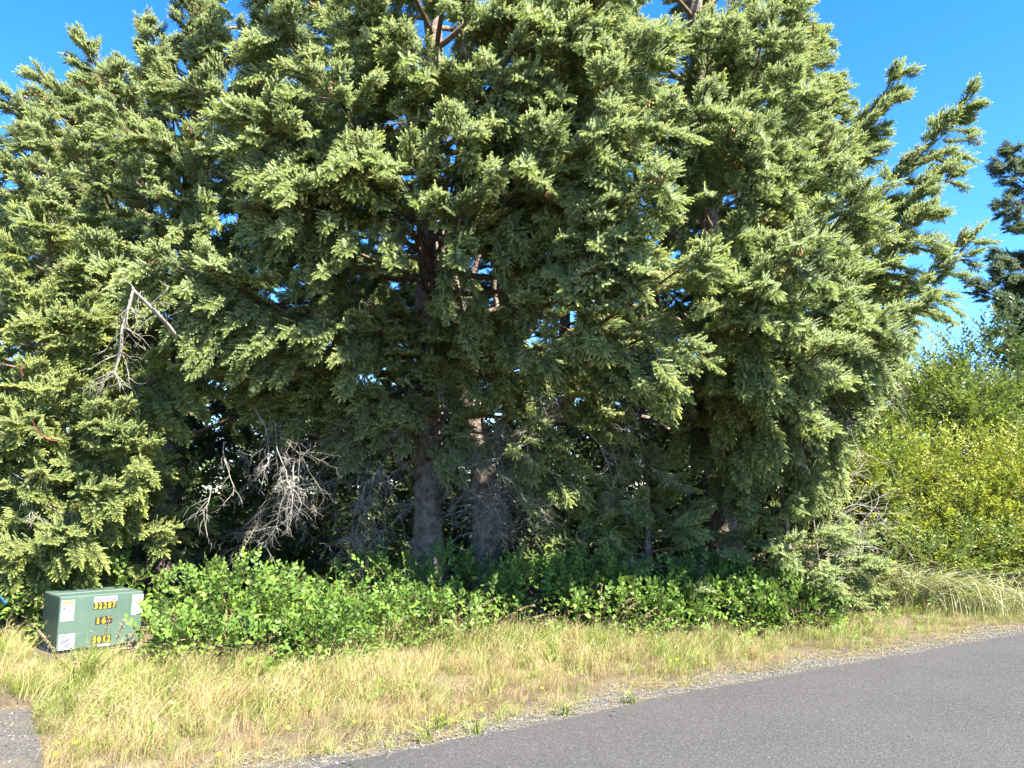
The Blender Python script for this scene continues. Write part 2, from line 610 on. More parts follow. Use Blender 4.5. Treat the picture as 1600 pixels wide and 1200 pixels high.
def make_spray(name, mat, seed, droop=0.15, fill=1.0, L=0.42, cones=0, young=0.6, bare=0.0):
    r = np.random.default_rng(seed)
    nd = Needles()
    tw = Tubes()
    n = 7
    t = np.linspace(0, 1, n)
    axis = np.stack((L * t, 0.03 * r.normal() * t ** 2, -droop * L * t ** 1.6 + 0.05 * L * t ** 3), -1)
    tw.add(axis, np.linspace(0.0035, 0.0015, n), 3)

    def ax(u):
        return np.array([np.interp(u, t, axis[:, k]) for k in range(3)])

    def axd(u):
        return unit(ax(min(1, u + .05)) - ax(max(0, u - .05)))
    for u in np.arange(max(0.1, bare), 0.85, 0.2):
        if r.random() < fill * .8:
            nd.shoot(ax(u), axd(u), 0.2 * L, 16, 0.019, tipv=young * .3, r=r)
    nd.shoot(ax(.84), axd(1), 0.105, 38, 0.022, tipv=young * 1.2, r=r)
    for u in np.arange(0.06 + bare, 0.93, 0.125):
        for s in (1, -1, 0):
            if r.random() > fill * (0.95 if s else .5):
                continue
            lt = (0.15 * (1 - u) + 0.06) * (0.8 + .4 * r.random())
            up = np.array((0, 0, .75)) if s == 0 else np.array((0, s * 0.72, -droop * .9 + r.normal(0, .16)))
            d = unit(axd(u) * 0.80 + up)
            p = ax(min(1, u + .02 * s))
            yv = young * (.35 + .9 * r.random())
            if lt > 0.125 and s:
                mid = p + d * lt * .45
                d2 = unit(d + np.array((0.25, 0, -droop * 0.5 + r.normal(0, .1))))
                tw.add(np.array((p, mid, mid + d2 * (lt * .3))), (0.002, 0.0016, 0.0012), 3)
                for s2 in (1, -1):
                    if r.random() < .75:
                        dd = unit(d * .8 + np.cross(d, (0, 0, 1)) * s2 * .7 + np.array((0, 0, r.normal(-droop * .3, .15))))
                        nd.shoot(p + d * lt * .35, dd, 0.06 + .035 * r.random(), 26, 0.0215, tipv=yv * .9, r=r)
                nd.shoot(mid, d2, max(.075, lt * .6), 32, 0.022, tipv=yv, r=r)
            else:
                nd.shoot(p + d * .01, d, max(.07, lt * .95), 30, 0.0215, tipv=yv, r=r)
    V = np.concatenate(nd.V)
    F = np.arange(len(V)).reshape(-1, 3)
    tv, rv = np.concatenate(nd.tip), np.concatenate(nd.rnd)
    # twigs as triangles in the same mesh, second material
    TV = np.concatenate(tw.V)
    TQ = np.concatenate(tw.F)
    TT = np.concatenate((TQ[:, [0, 1, 2]], TQ[:, [0, 2, 3]])) + len(V)
    extraV, extraF, ne = [], [], 0
    for c in range(cones):
        p = ax(0.25 + .6 * r.random()) + np.array((0, r.normal(0, .05), -0.01))
        nseg, sd = 6, 6
        for i, (zz, rr) in enumerate(zip(np.linspace(0, -0.075, nseg), (0.004, 0.013, 0.0155, 0.0145, 0.011, 0.003))):
            an = np.linspace(0, 2 * math.pi, sd, endpoint=False) + i * .5
            extraV.append(np.stack((p[0] + rr * np.cos(an), p[1] + rr * np.sin(an), np.full(sd, p[2] + zz)), -1))
        for i in range(nseg - 1):
            for j in range(sd):
                a, b = ne + i * sd + j, ne + i * sd + (j + 1) % sd
                extraF += [(a, b, b + sd), (a, b + sd, a + sd)]
        ne += nseg * sd
    allV = [V, TV]
    allF = [F, TT]
    mi = [np.zeros(len(F), np.int32), np.ones(len(TT), np.int32)]
    if ne:
        allV.append(np.concatenate(extraV))
        allF.append(np.array(extraF) + len(V) + len(TV))
        mi.append(np.full(len(extraF), 2, np.int32))
    tot = sum(len(v) for v in allV)
    pad = np.zeros(tot - len(V))
    me = tri_mesh(name, np.concatenate(allV), np.concatenate(allF), [mat, M['twig'], M['cone']],
                  {'tip': np.concatenate((tv, pad)), 'rnd': np.concatenate((rv, pad))})
    me.polygons.foreach_set('material_index', np.concatenate(mi))
    return proto(name, me)


def spray_set(mat, s0, young):
    return [make_spray('spruce_spray', mat, s0 + 1, 0.08, 1.0, 0.32, 0, young),
            make_spray('spruce_spray', mat, s0 + 2, 0.20, 1.0, 0.30, 0, young),
            make_spray('spruce_spray', mat, s0 + 3, 0.02, 1.0, 0.27, 0, young * 1.1),
            make_spray('spruce_spray', mat, s0 + 4, 0.35, 0.95, 0.34, 0, young * .35),
            make_spray('spruce_spray', mat, s0 + 5, 0.40, 0.8, 0.36, 0, young * .2, 0.2),
            make_spray('spruce_spray', mat, s0 + 6, 0.15, 0.9, 0.32, 5, young)]


SP = spray_set(M['needle'], 100, 0.75)
SPY = spray_set(M['needle_y'], 200, 0.8)
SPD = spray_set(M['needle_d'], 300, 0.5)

# outline of the canopy against the sky in the photograph: leftmost / rightmost column by row
OL = np.array([(-2500, 690), (-1500, 640), (-700, 500), (-200, 380), (0, 310), (30, 300), (60, 250), (75, 185), (100, 160), (130, 110), (160, 60), (200, 20), (240, -20), (300, -160), (360, -400), (450, -900)], float)[:, ::-1][:, ::-1]
ORt = np.array([(-2500, 760), (-1500, 900), (-700, 1090), (-200, 1220), (0, 1272), (60, 1285), (130, 1315), (200, 1345), (260, 1385), (330, 1410), (400, 1405), (470, 1395), (540, 1410), (620, 1370), (700, 1325), (760, 1300), (900, 1290)], float)


def in_outline(P, jl=0.0):
    px, py = proj(P)
    l = np.interp(py, OL[:, 0], OL[:, 1])
    rr = np.interp(py, ORt[:, 0], ORt[:, 1])
    return (px > l + jl) & (px < rr - jl)


# gaps under and between the boughs: cx, cy, rx, ry, share of foliage missing
GAPS = [(880, 645, 95, 45, .9), (800, 690, 60, 60, .7), (662, 400, 36, 70, .9), (662, 690, 40, 150, .8), (400, 750, 160, 105, .88), (575, 720, 100, 100, .82), (880, 505, 80, 50, .5),
        (930, 715, 135, 115, .92), (600, 395, 60, 45, .4), (1108, 342, 30, 30, .85), (760, 440, 60, 40, .3), (760, 780, 80, 70, .8),
        (690, 235, 40, 22, .4), (500, 25, 50, 25, .4)]


def gap_keep(P, r):
    px, py = proj(P)
    keep = np.ones(len(P), bool)
    for cx, cyy, rx, ry, dr in GAPS:
        q = ((px - cx) / rx) ** 2 + ((py - cyy) / ry) ** 2
        keep &= ~((q < 1.0) & (r.random(len(P)) < dr))
    return keep


def rot_z(v, a):
    c, s = math.cos(a), math.sin(a)
    return np.array((v[0] * c - v[1] * s, v[0] * s + v[1] * c, v[2]))


class Spruce:
    def __init__(self, name, label, base, H, protos, seed, r0, group=None, outline=True, gaps=True, lean=(0, 0), cat='spruce tree', ymin=6.6):
        self.r = np.random.default_rng(seed)
        self.root = empty(name, label, cat, tuple(base), group)
        self.base, self.H, self.protos = np.array(base, float), H, protos
        self.P, self.X, self.Z, self.S, self.I, self.E = [], [], [], [], [], []
        self.ex = False
        self.ng = False
        self.G = []
        self.big = .88
        self.recess = 0
        self.pack = 1.0
        self.outline, self.gaps, self.ymin = outline, gaps, ymin
        self.nb = 0
        n = max(6, int(H / 0.45))
        t = np.linspace(0, 1, n)
        w = np.cumsum(self.r.normal(0, .03, (n, 2)), 0)
        w -= w[0]
        self.trunk = np.stack((base[0] + lean[0] * t * H + w[:, 0], base[1] + lean[1] * t * H + w[:, 1], base[2] - .15 + H * t), -1)
        self.r0 = r0
        rad = r0 * (1 - t) ** 0.8 + 0.012
        rad[0] *= 1.7
        rad[1] *= 1.35
        rad[2] *= 1.15
        tb = Tubes()
        tb.add(self.trunk, rad * (1 + .07 * self.r.normal(size=n)), 14, 0.09)
        self.part('trunk', tb.mesh('trunk', M['bark']))

    def part(self, name, me, mw=None):
        o = link(name, me, self.root)
        o.matrix_parent_inverse = Matrix.Translation(self.root.location).inverted()
        return o

    def tr(self, z):
        """point on the trunk at height z above the base"""
        u = self.trunk[:, 2]
        return np.array([np.interp(z + self.base[2], u, self.trunk[:, k]) for k in range(3)])

    def sprays(self, p, x, n_s=1, smin=.75, smax=1.15, kinds=(0, 0, 1, 1, 2, 3, 4)):
        r = self.r
        self.P.append(p)
        self.X.append(unit(x))
        self.Z.append(unit(np.array((r.normal(0, .2), r.normal(0, .2), 1.0))))
        self.E.append(self.ex)
        self.G.append(self.ng)
        self.S.append((smin + (smax - smin) * r.random()) * self.big)
        self.I.append(kinds[int(r.random() * len(kinds))])

    def grow(self, pts, rad0, dens=1.0, start=0.3, droop=1.0, cones=0.0, seclen=1.0, trunc=True):
        """a bough along pts: wood mesh plus sprays on its hanging side branches"""
        r = self.r
        self.ex = not trunc
        pts = np.asarray(pts, float)
        if self.outline and trunc:
            ok = in_outline(pts, r.normal(0, 14)) & (pts[:, 1] > self.ymin)
            if not ok.all():
                k = int(np.argmin(ok))
                if k < 4:
                    return False
                pts = pts[:k]
        seg = np.linalg.norm(np.diff(pts, axis=0), axis=1)
        s = np.concatenate(([0], np.cumsum(seg)))
        L = s[-1]
        tb = Tubes()
        n = len(pts)
        tb.add(pts, rad0 * (1 - 0.9 * np.linspace(0, 1, n)) + .003, 6, .06)

        def P_(u):
            return np.array([np.interp(u, s, pts[:, k]) for k in range(3)])
        u = L * start
        kinds = (0, 0, 1, 1, 2)
        rmax = .60 * seclen * r.uniform(.65, 1.3)
        up = np.array((0, 0, 1.0))
        while u < L - .05:
            T = unit(P_(min(L, u + .1)) - P_(max(0, u - .1)))
            side = unit(np.cross(T, up))
            nrm = np.cross(side, T)
            rem = L - u
            Rr = rmax * min(1.0, .22 + rem * .62) * min(1.0, .45 + (u - L * start) * 1.2)
            ph = r.choice((0.0, math.pi)) + r.normal(0, .45) if r.random() < .5 else -math.pi / 2 + r.normal(0, .8)
            cs, sn = math.cos(ph), math.sin(ph)
            radial = side * cs + nrm * sn
            hang = max(0.0, -sn) * droop
            l = Rr * (.75 + .45 * r.random()) * (1 + .35 * hang * (sn < -.5))
            if sn > .35:
                l *= .6
            d = unit(T * 0.72 + radial * .72 + np.array((0, 0, -.12 * hang)))
            q = P_(u)
            sp = [q]
            m = max(2, int(round(l / .10)))
            for k in range(m):
                q = q + d * (l / m)
                d = unit(d + np.array((0, 0, -.14 * hang)) + T * .05 + r.normal(0, .07, 3))
                sp.append(q)
            sp = np.array(sp)
            tb.add(sp, np.linspace(.006, .002, len(sp)), 3)
            for k in range(1, len(sp)):
                dd = unit(sp[k] - sp[k - 1])
                kk = kinds
                if r.random() < cones:
                    kk = (5,)
                elif k < len(sp) * .55 or (sn < -.6 and r.random() < .4):
                    kk = (3, 4, 3, 1)
                if r.random() < dens:
                    sd = np.cross(dd, up) * (1 if k % 2 else -1)
                    self.sprays(sp[k - 1] + (sp[k] - sp[k - 1]) * r.random(), dd + sd * .45 * r.random() + T * .25 + np.array((0, 0, -.10 * hang)), kinds=kk)
            self.sprays(sp[-1] - d * .02, d + T * .3 + r.normal(0, .1, 3), kinds=(0, 2, 1), smin=.9, smax=1.25)
            u += (0.074 + .045 * r.random()) * self.pack * (1 + .5 * (u < L * .55)) / max(.4, dens)
        T = unit(pts[-1] - pts[-3])
        for k in range(4):
            self.sprays(P_(L - .11 * k), T + r.normal(0, .12, 3), kinds=(0, 2))
        self.part('bough', tb.mesh('bough', M['twig']))
        self.nb += 1
        return True

    def path(self, p0, az, L, e0, e1, n=16, wob=.05):
        r = self.r
        p = np.array(p0, float)
        out = [p]
        a = az
        for k in range(n - 1):
            t = k / (n - 2)
            e = e0 + (e1 - e0) * t + r.normal(0, .04)
            a += r.normal(0, wob)
            p = p + np.array((math.cos(a) * math.cos(e), math.sin(a) * math.cos(e), math.sin(e))) * L / (n - 1)
            out.append(p)
        return np.array(out)

    def to_tip(self, z, tip, sag=.12, n=16, nogap=False, **kw):
        """a bough from the trunk at height z to a given tip, sagging then rising"""
        a, b = self.tr(z), np.asarray(tip, float)
        t = np.linspace(0, 1, n)[:, None]
        pts = a + (b - a) * t
        L = np.linalg.norm(b - a)
        pts[:, 2] -= (np.sin(np.pi * t[:, 0]) * sag * L)
        pts += np.cumsum(self.r.normal(0, .012, pts.shape), 0) * np.sin(np.pi * t)
        self.ng = nogap
        self.pack = .85
        self.grow(pts, .012 + .009 * L, **kw)
        self.ng = False
        self.pack = 1.0

    def whorls(self, z0, z1, n, Lf, e0f, e1f, dens=1.0, droop=1.0, cones=0.0, azr=None, start=.3, seclen=1.0):
        r = self.r
        for i in range(n):
            f = (i + r.random()) / n
            z = z0 + (z1 - z0) * f
            az = i * 2.39996 + r.normal(0, .25)
            if azr:
                az = azr[0] + (azr[1] - azr[0]) * r.random()
            L = Lf(f) * (.82 + .3 * r.random())
            if L < .25:
                continue
            if self.recess and math.sin(az) < -.15 and z < 6.2:
                L *= self.recess
            self.grow(self.path(self.tr(z), az, L, e0f(f) + r.normal(0, .08), e1f(f) + r.normal(0, .1)), .012 + .009 * L, dens, start, droop, cones, seclen)

    def finish(self, name='crown'):
        if not self.P:
            return
        P = np.array(self.P)
        X, Z, S, I = np.array(self.X), np.array(self.Z), np.array(self.S), np.array(self.I)
        k = np.ones(len(P), bool)
        if self.outline:
            tipP = P + X * .35 * S[:, None]
            k &= (in_outline(P, -12) & in_outline(tipP, -30) & (P[:, 1] > self.ymin - .3)) | np.array(self.E)
        if self.gaps:
            k &= (gap_keep(P, self.r) & gap_keep(P + X * .2, self.r)) | (P[:, 1] > 11.9) | np.array(self.G)
        k &= P[:, 2] > .12
        if self.gaps:
            from mathutils import noise as mn
            nz = np.array([mn.noise(Vector(p * (1.05, 1.05, 1.5))) + .45 * mn.noise(Vector(p * 2.6 + 7)) for p in P])
            k &= (nz > -.30) | (self.r.random(len(P)) < .10) | np.array(self.E)
        P, X, Z, S, I = P[k], X[k], Z[k], S[k], I[k]
        o = scatter_object(name, self.protos, P, quats_from_axes(X, Z), S, I, self.root)
        o.matrix_parent_inverse = Matrix.Translation(self.root.location).inverted()
        print('spruce', self.root.name, self.nb, 'boughs', len(P), 'sprays')
        return o


def limb_mesh(pts, r0, r1, sides=9):
    tb = Tubes()
    pts = np.asarray(pts, float)
    # smooth by Catmull-Rom
    P = np.concatenate((2 * pts[:1] - pts[1:2], pts, 2 * pts[-1:] - pts[-2:-1]))
    out = []
    for i in range(1, len(P) - 2):
        for t in np.linspace(0, 1, 6, endpoint=False):
            a, b, c, d = P[i - 1], P[i], P[i + 1], P[i + 2]
            out.append(.5 * (2 * b + (c - a) * t + (2 * a - 5 * b + 4 * c - d) * t * t + (3 * b - a - 3 * c + d) * t ** 3))
    out.append(pts[-1])
    tb.add(np.array(out), np.linspace(r0, r1, len(out)) * (1 + .07 * RNG.normal(size=len(out))), sides, .09)
    return tb


def dead_fan(tb, p, d, L, r, rad=.008, depth=0, fork=7, droop=.12):
    """bare forking twigs"""
    d = unit(d)
    n = 6
    pts = [np.array(p, float)]
    for k in range(n):
        d = unit(d + r.normal(0, .20, 3) + np.array((0, 0, -droop)))
        pts.append(pts[-1] + d * L / n)
    pts = np.array(pts)
    tb.add(pts, np.linspace(rad, rad * .35, n + 1), 4 if depth == 0 else 3)
    if depth >= 2:
        return
    for k in range(fork if depth == 0 else max(3, fork - 4)):
        u = .2 + .8 * r.random()
        i = min(n - 1, int(u * n))
        T = unit(pts[i + 1] - pts[i])
        s = unit(np.cross(T, r.normal(size=3)))
        dead_fan(tb, pts[i] + (pts[i + 1] - pts[i]) * (u * n - i), T * .5 + s * (.5 + .5 * r.random()), L * (.18 + .42 * r.random() ** 1.5), r, rad * .5, depth + 1, fork, droop)


PI = math.pi
# ---- the big spruce in the middle, several stems from one foot
b1 = ground(667, 846)
b1 = np.array((at(667, 846, 11.4)[0], 11.4, 0.0))
T1 = Spruce('spruce_tree', 'big many-stemmed spruce with the thick scaly trunk standing behind the middle of the green thicket', b1, 17.0, SP, 1, .23)
foot2 = np.array((at(762, 846, 11.7)[0], 11.7, 0.0))
lt = limb_mesh([foot2, at(758, 760, 11.7), at(742, 660, 11.7), at(722, 560, 11.75), at(712, 450, 11.8), at(716, 330, 11.9), at(722, 150, 12.0), at(728, -250, 12.2)], .22, .035, 14)
T1.part('trunk', lt.mesh('trunk', M['bark']))
LIMBS = [
    ([at(712, 560, 11.6), at(722, 480, 11.5), at(706, 420, 11.4), at(712, 330, 11.3), at(724, 200, 11.2)], .045, .02),
    ([at(735, 600, 11.6), at(778, 520, 11.5), at(772, 440, 11.3), at(788, 360, 11.1), at(800, 250, 10.9)], .05, .02),
    ([at(780, 720, 11.6), at(800, 660, 11.4), at(790, 600, 11.2), at(815, 520, 11.0)], .04, .018),
    ([at(690, 760, 11.3), at(715, 700, 11.2), at(705, 640, 11.2), at(725, 580, 11.2)], .04, .018),
    ([at(700, 800, 11.4), at(735, 770, 11.3), at(800, 780, 11.1), at(850, 740, 10.9)], .03, .012),
    ([at(745, 740, 11.7), at(800, 690, 11.5), at(868, 638, 11.2), at(930, 590, 10.9), at(1000, 545, 10.6), at(1090, 500, 10.2), at(1200, 470, 9.8)], .10, .03),
    ([at(722, 560, 11.75), at(760, 500, 11.7), at(800, 440, 11.6), at(850, 390, 11.4), at(900, 300, 11.0), at(930, 170, 10.7)], .09, .03),
    ([at(716, 500, 11.8), at(735, 440, 11.6), at(752, 380, 11.4), at(748, 300, 11.1), at(730, 200, 10.6)], .07, .02),
    ([at(668, 520, 11.4), at(690, 440, 11.2), at(690, 360, 11.1), at(700, 250, 10.9), at(690, 100, 10.6)], .07, .025),
    ([at(790, 460, 11.7), at(830, 500, 11.5), at(850, 450, 11.3), at(846, 390, 11.3), at(838, 250, 11.0)], .055, .02),
    ([at(660, 660, 11.4), at(600, 690, 11.2), at(540, 690, 11.0), at(450, 665, 10.7), at(380, 640, 10.4), at(300, 600, 10.0)], .07, .015),
    ([at(655, 745, 11.4), at(600, 705, 11.6), at(520, 690, 11.9), at(430, 690, 12.2)], .05, .02),
    ([at(660, 600, 11.4), at(625, 560, 11.0), at(560, 520, 10.6), at(500, 500, 10.2), at(430, 480, 9.7)], .06, .015),
    ([at(775, 690, 11.8), at(900, 655, 12.2), at(1000, 650, 12.6), at(1060, 680, 12.6), at(1130, 720, 12.4)], .06, .02),
    ([at(830, 740, 12.0), at(865, 705, 11.8), at(900, 670, 11.6)], .035, .02),
    ([at(850, 600, 11.5), at(900, 540, 11.5), at(960, 500, 11.3), at(1020, 470, 11.0)], .05, .02),
    ([at(655, 560, 11.4), at(640, 610, 11.0), at(632, 660, 10.8), at(645, 720, 10.7)], .03, .012),
]
for pts, ra, rb in LIMBS:
    T1.part('limb', limb_mesh(pts, ra, rb).mesh('limb', M['bark']))
# broad crown above the bare part
T1.recess = .6
T1.whorls(4.2, 16.5, 74, lambda f: 4.6 * (1 - f) ** .75 + .5, lambda f: .15 + .35 * f, lambda f: .30 + .5 * f, 1.0, 1.0, .03)
# the boughs that reach over the verge, each to its own tip
T1.big = .98
for z, px, py, Y, sag in [(6.8, 430, 40, 7.9, .10), (6.3, 500, 120, 7.9, .10), (6.5, 640, 60, 8.1, .08), (5.4, 720, 195, 7.9, .10), (6.0, 420, 180, 7.9, .12),
                          (6.2, 800, 80, 7.9, .08), (6.6, 900, 40, 7.6, .10), (6.4, 1020, 60, 7.4, .10), (5.8, 1045, 170, 7.2, .12), (5.6, 960, 130, 7.3, .12),
                          (5.2, 1030, 280, 7.2, .12), (4.8, 960, 330, 7.6, .10), (4.6, 720, 320, 8.2, .08), (5.3, 560, 230, 8.2, .10), (5.6, 860, 200, 7.5, .12),
                          (4.9, 450, 300, 8.2, .10), (4.2, 480, 480, 8.8, .08), (4.0, 330, 420, 8.4, .10), (4.4, 240, 400, 8.4, .10), (5.0, 640, 240, 8.2, .1),
                          (3.6, 1060, 500, 7.9, .08), (3.9, 1090, 400, 7.4, .10), (4.6, 1000, 400, 7.5, .1),
                          (5.6, 380, 180, 8.0, .10), (6.9, 560, -20, 8.0, .08), (7.3, 740, -30, 8.0, .08), (7.2, 1000, -60, 7.6, .08), (6.8, 860, -20, 7.8, .08)]:
    T1.to_tip(z, at(px, py, Y), sag, dens=1.0, start=.42, droop=1.3, cones=.02, seclen=1.2)
for z, px, py, Y, sag in [(2.6, 600, 665, 10.2, -.02), (2.5, 715, 720, 10.5, -.03), (2.6, 830, 690, 10.2, -.02), (2.4, 900, 735, 10.3, -.02), (3.0, 640, 600, 10.2, .0), (2.9, 560, 610, 10.0, .0), (3.3, 760, 500, 9.8, .02), (2.8, 960, 650, 9.9, .0), (3.2, 400, 630, 10.0, .0), (3.4, 340, 570, 9.6, .0), (2.4, 530, 660, 10.4, .0), (3.6, 850, 520, 9.6, .03), (3.3, 690, 500, 10.0, .02), (3.0, 780, 570, 9.9, .0), (3.4, 950, 560, 9.6, .02), (2.8, 830, 590, 10.3, -.02), (3.1, 590, 500, 9.9, .02), (2.6, 510, 590, 10.2, .0), (3.0, 450, 560, 9.8, .02), (3.0, 690, 580, 10.4, .0), (2.7, 745, 700, 10.6, -.04), (3.2, 660, 520, 10.6, .02), (3.4, 800, 500, 9.8, .02), (3.3, 740, 540, 10.1, .0), (2.4, 750, 640, 10.5, -.05), (2.9, 560, 540, 10.2, .02), (3.2, 620, 480, 10.2, .02),
                          (3.6, 520, 430, 9.8, .04), (2.6, 700, 610, 10.6, .0)]:
    T1.to_tip(z, at(px, py, Y), sag, dens=.85, start=.35, droop=1.3, nogap=True, seclen=.8)
T1.finish()
# dead grey twig fans hanging about the trunk
r = np.random.default_rng(5)
for px, py, Y, dx, dz, L, nf in [(r.uniform(640, 835), r.uniform(675, 800), r.uniform(10.3, 10.7), r.normal(.2, .7), r.normal(-.6, .35), r.uniform(.6, 1.0), 11) for q in range(11)] + [(r.uniform(330, 640), r.uniform(600, 790), r.uniform(9.8, 10.8), r.normal(-.3, .6), r.normal(-.7, .3), r.uniform(.5, 1.2), 9) for q in range(13)] + [(r.uniform(830, 1080), r.uniform(540, 740), r.uniform(9.6, 10.6), r.normal(.3, .6), r.normal(-.7, .3), r.uniform(.5, 1.1), 9) for q in range(10)] + [(700, 740, 10.6, .8, -.5, 1.0, 14), (760, 750, 10.5, .1, -1, .9, 14), (780, 700, 10.6, .2, -.9, 1.0, 14), (720, 760, 10.4, .6, -.4, .9, 14), (680, 730, 10.6, -.3, -.8, .8, 12), (570, 760, 10.4, .1, -1.2, .9, 14), (545, 735, 10.4, -.6, -.6, .9, 13), (610, 690, 10.6, -.2, -1, 1.0, 12), (730, 690, 10.6, .5, -.4, .8, 12), (770, 640, 10.5, .3, -.9, .7, 11), (850, 620, 10.4, .2, -.9, .8, 11), (680, 560, 10.6, .3, -.9, .8, 10),(690, 715, 11.0, .5, -.3, 1.0, 10), (740, 730, 10.9, .3, -.8, .9, 12), (790, 720, 10.9, .4, -.9, 1.1, 13), (720, 700, 10.9, -.3, -.5, .8, 11),
                                 (600, 735, 10.9, -.6, -.8, 1.2, 13), (560, 740, 10.6, -.1, -1., 1.2, 13), (640, 610, 10.8, .3, -1., 1.3, 11), (630, 560, 10.8, .4, -.8, 1.0, 8),
                                 (640, 720, 10.9, -.8, -.3, .9, 11), (520, 720, 10.6, -.5, -.3, .8, 10), (750, 720, 10.8, .9, -.2, .9, 11), (800, 640, 11.0, -.2, -.9, .7, 9),
                                 (960, 540, 10.2, .3, -.7, 1.0, 11), (1000, 480, 9.8, .3, -.8, .9, 11), (900, 590, 10.6, .3, -.9, .8, 9), (540, 470, 10.2, -.2, -.9, 1.0, 10),
                                 (600, 450, 10.6, -.6, -.5, .9, 9), (830, 380, 10.6, .3, -.8, .8, 9), (900, 310, 10.2, .5, -.5, .7, 9), (640, 200, 10.4, -.8, -.3, .8, 9)]:
    tb = Tubes()
    dead_fan(tb, at(px, py, Y), (dx, -.4, dz), L, r, .007, 0, nf + 4, .07)
    o = T1.part('dead_bough', tb.mesh('dead_bough', M['dead']))

# ---- left spruce, its crown against the sky at the upper left
T2 = Spruce('spruce_tree', 'wide spruce on the left whose cone-hung branch tips point up into the blue sky', (at(260, 800, 14.2)[0], 14.2, 0), 15.0, SP, 2, .22)
T2.recess = .85
T2.whorls(2.6, 14.5, 80, lambda f: 4.4 * (1 - f) ** .7 + .5, lambda f: .15 + .4 * f, lambda f: .35 + .5 * f, 1.0, 1.0, .08)
for z, px, py, Y, sag in [(7.4, 330, 40, 10.4, .1), (6.9, 260, 90, 11.0, .1), (6.6, 14, 150, 12.2, .10), (6.9, 62, 108, 12.4, .10), (7.6, 128, 62, 12.6, .08), (8.0, 235, 40, 12.8, .06), (8.8, 300, -20, 12.6, .05),
                          (6.0, -40, 230, 11.5, .10), (7.0, 180, 110, 11.8, .10), (6.4, 300, 130, 10.6, .12), (5.6, 120, 220, 10.4, .12), (5.4, 220, 260, 10.0, .12),
                          (4.8, 60, 300, 10.0, .12), (4.4, 150, 380, 9.8, .10), (5.0, 330, 220, 9.8, .12), (4.0, 20, 420, 10.2, .10), (6.2, 60, 190, 11.2, .1), (3.8, 260, 480, 10.2, .08)]:
    T2.to_tip(z, at(px, py, Y), sag, dens=1.0, start=.38, droop=1.3 if py > 160 else 1.0, seclen=1.15 if py > 160 else .7, cones=.22 if py < 160 else .05, trunc=py > 170)
T2.finish()

# ---- right spruce
T3 = Spruce('spruce_tree', 'tall spruce right of centre with dark boughs sweeping up into the sky on its right', (at(1130, 800, 12.6)[0], 12.6, 0), 17.0, SP, 3, .22)
T3.recess = .75
T3.whorls(2.8, 16.5, 78, lambda f: 4.3 * (1 - f) ** .7 + .5, lambda f: .2 + .4 * f, lambda f: .4 + .5 * f, 1.0, 1.05, .05)
for z, px, py, Y, sag in [(7.0, 1110, 30, 8.9, .1), (6.2, 1095, 150, 8.7, .1), (7.6, 1240, -20, 9.2, .1), (5.2, 1512, 150, 11.4, .14), (5.4, 1402, 112, 11.8, .10), (4.0, 1516, 368, 11.2, .12), (5.0, 1480, 260, 11.0, .12), (4.5, 1450, 330, 10.6, .12),
                          (6.4, 1330, 130, 11.2, .10), (7.2, 1300, 50, 11.2, .08), (3.6, 1440, 470, 10.2, .10), (3.2, 1400, 560, 9.8, .06), (3.6, 1330, 430, 9.2, .10),
                          (3.9, 1250, 370, 7.8, .12), (3.4, 1190, 420, 7.8, .10), (3.1, 1380, 500, 8.6, .08), (2.9, 1290, 540, 8.0, .06), (5.6, 1240, 120, 8.4, .12),
                          (5.0, 1180, 200, 8.4, .12), (5.4, 1300, 210, 9.0, .12), (4.4, 1340, 300, 8.6, .12), (6.6, 1200, 30, 9.0, .10), (4.2, 1150, 330, 8.4, .08), (2.8, 1180, 560, 8.8, .04), (2.6, 1330, 620, 9.4, .02)]:
    T3.big = .88 if px > 1390 else .96
    T3.to_tip(z, at(px, py, Y), sag, dens=1.0, start=.36, droop=1.3 if px < 1390 else 1.0, seclen=1.2 if px < 1390 else .8, cones=.15 if px > 1400 else .03, trunc=px < 1390)
for z, px, py, Y in [(2.8, 1110, 600, 10.6), (2.3, 1140, 680, 10.7), (2.5, 1080, 650, 10.5), (2.0, 1180, 720, 10.4), (3.0, 1040, 560, 10.2)]:
    T3.to_tip(z, at(px, py, Y), .0, dens=.9, start=.25, droop=1.3, nogap=True, seclen=.9)
T3.part('limb', limb_mesh([at(1130, 560, 12.4), at(1180, 530, 11.4), at(1212, 512, 10.6), at(1226, 480, 10.2), at(1228, 430, 10.0), at(1240, 360, 9.8)], .06, .02).mesh('limb', M['bark']))
for px, py, Y, dx, dz, L, nf in [(1230, 540, 9.2, .5, -.9, 1.0, 9), (1270, 600, 9.2, .4, -.9, .9, 10), (1180, 600, 9.6, .3, -.9, .9, 9), (1120, 600, 9.8, .4, -.9, 1.0, 10),
                                 (1300, 600, 9.3, .3, -1, .9, 9), (1080, 560, 9.8, .2, -.8, .8, 9), (1380, 560, 9.6, .1, -1, .8, 9)]:
    tb = Tubes()
    dead_fan(tb, at(px, py, Y), (dx, -.3, dz), L, r, .009, 0, nf)
    T3.part('dead_bough', tb.mesh('dead_bough', M['dead']))
T3.finish()

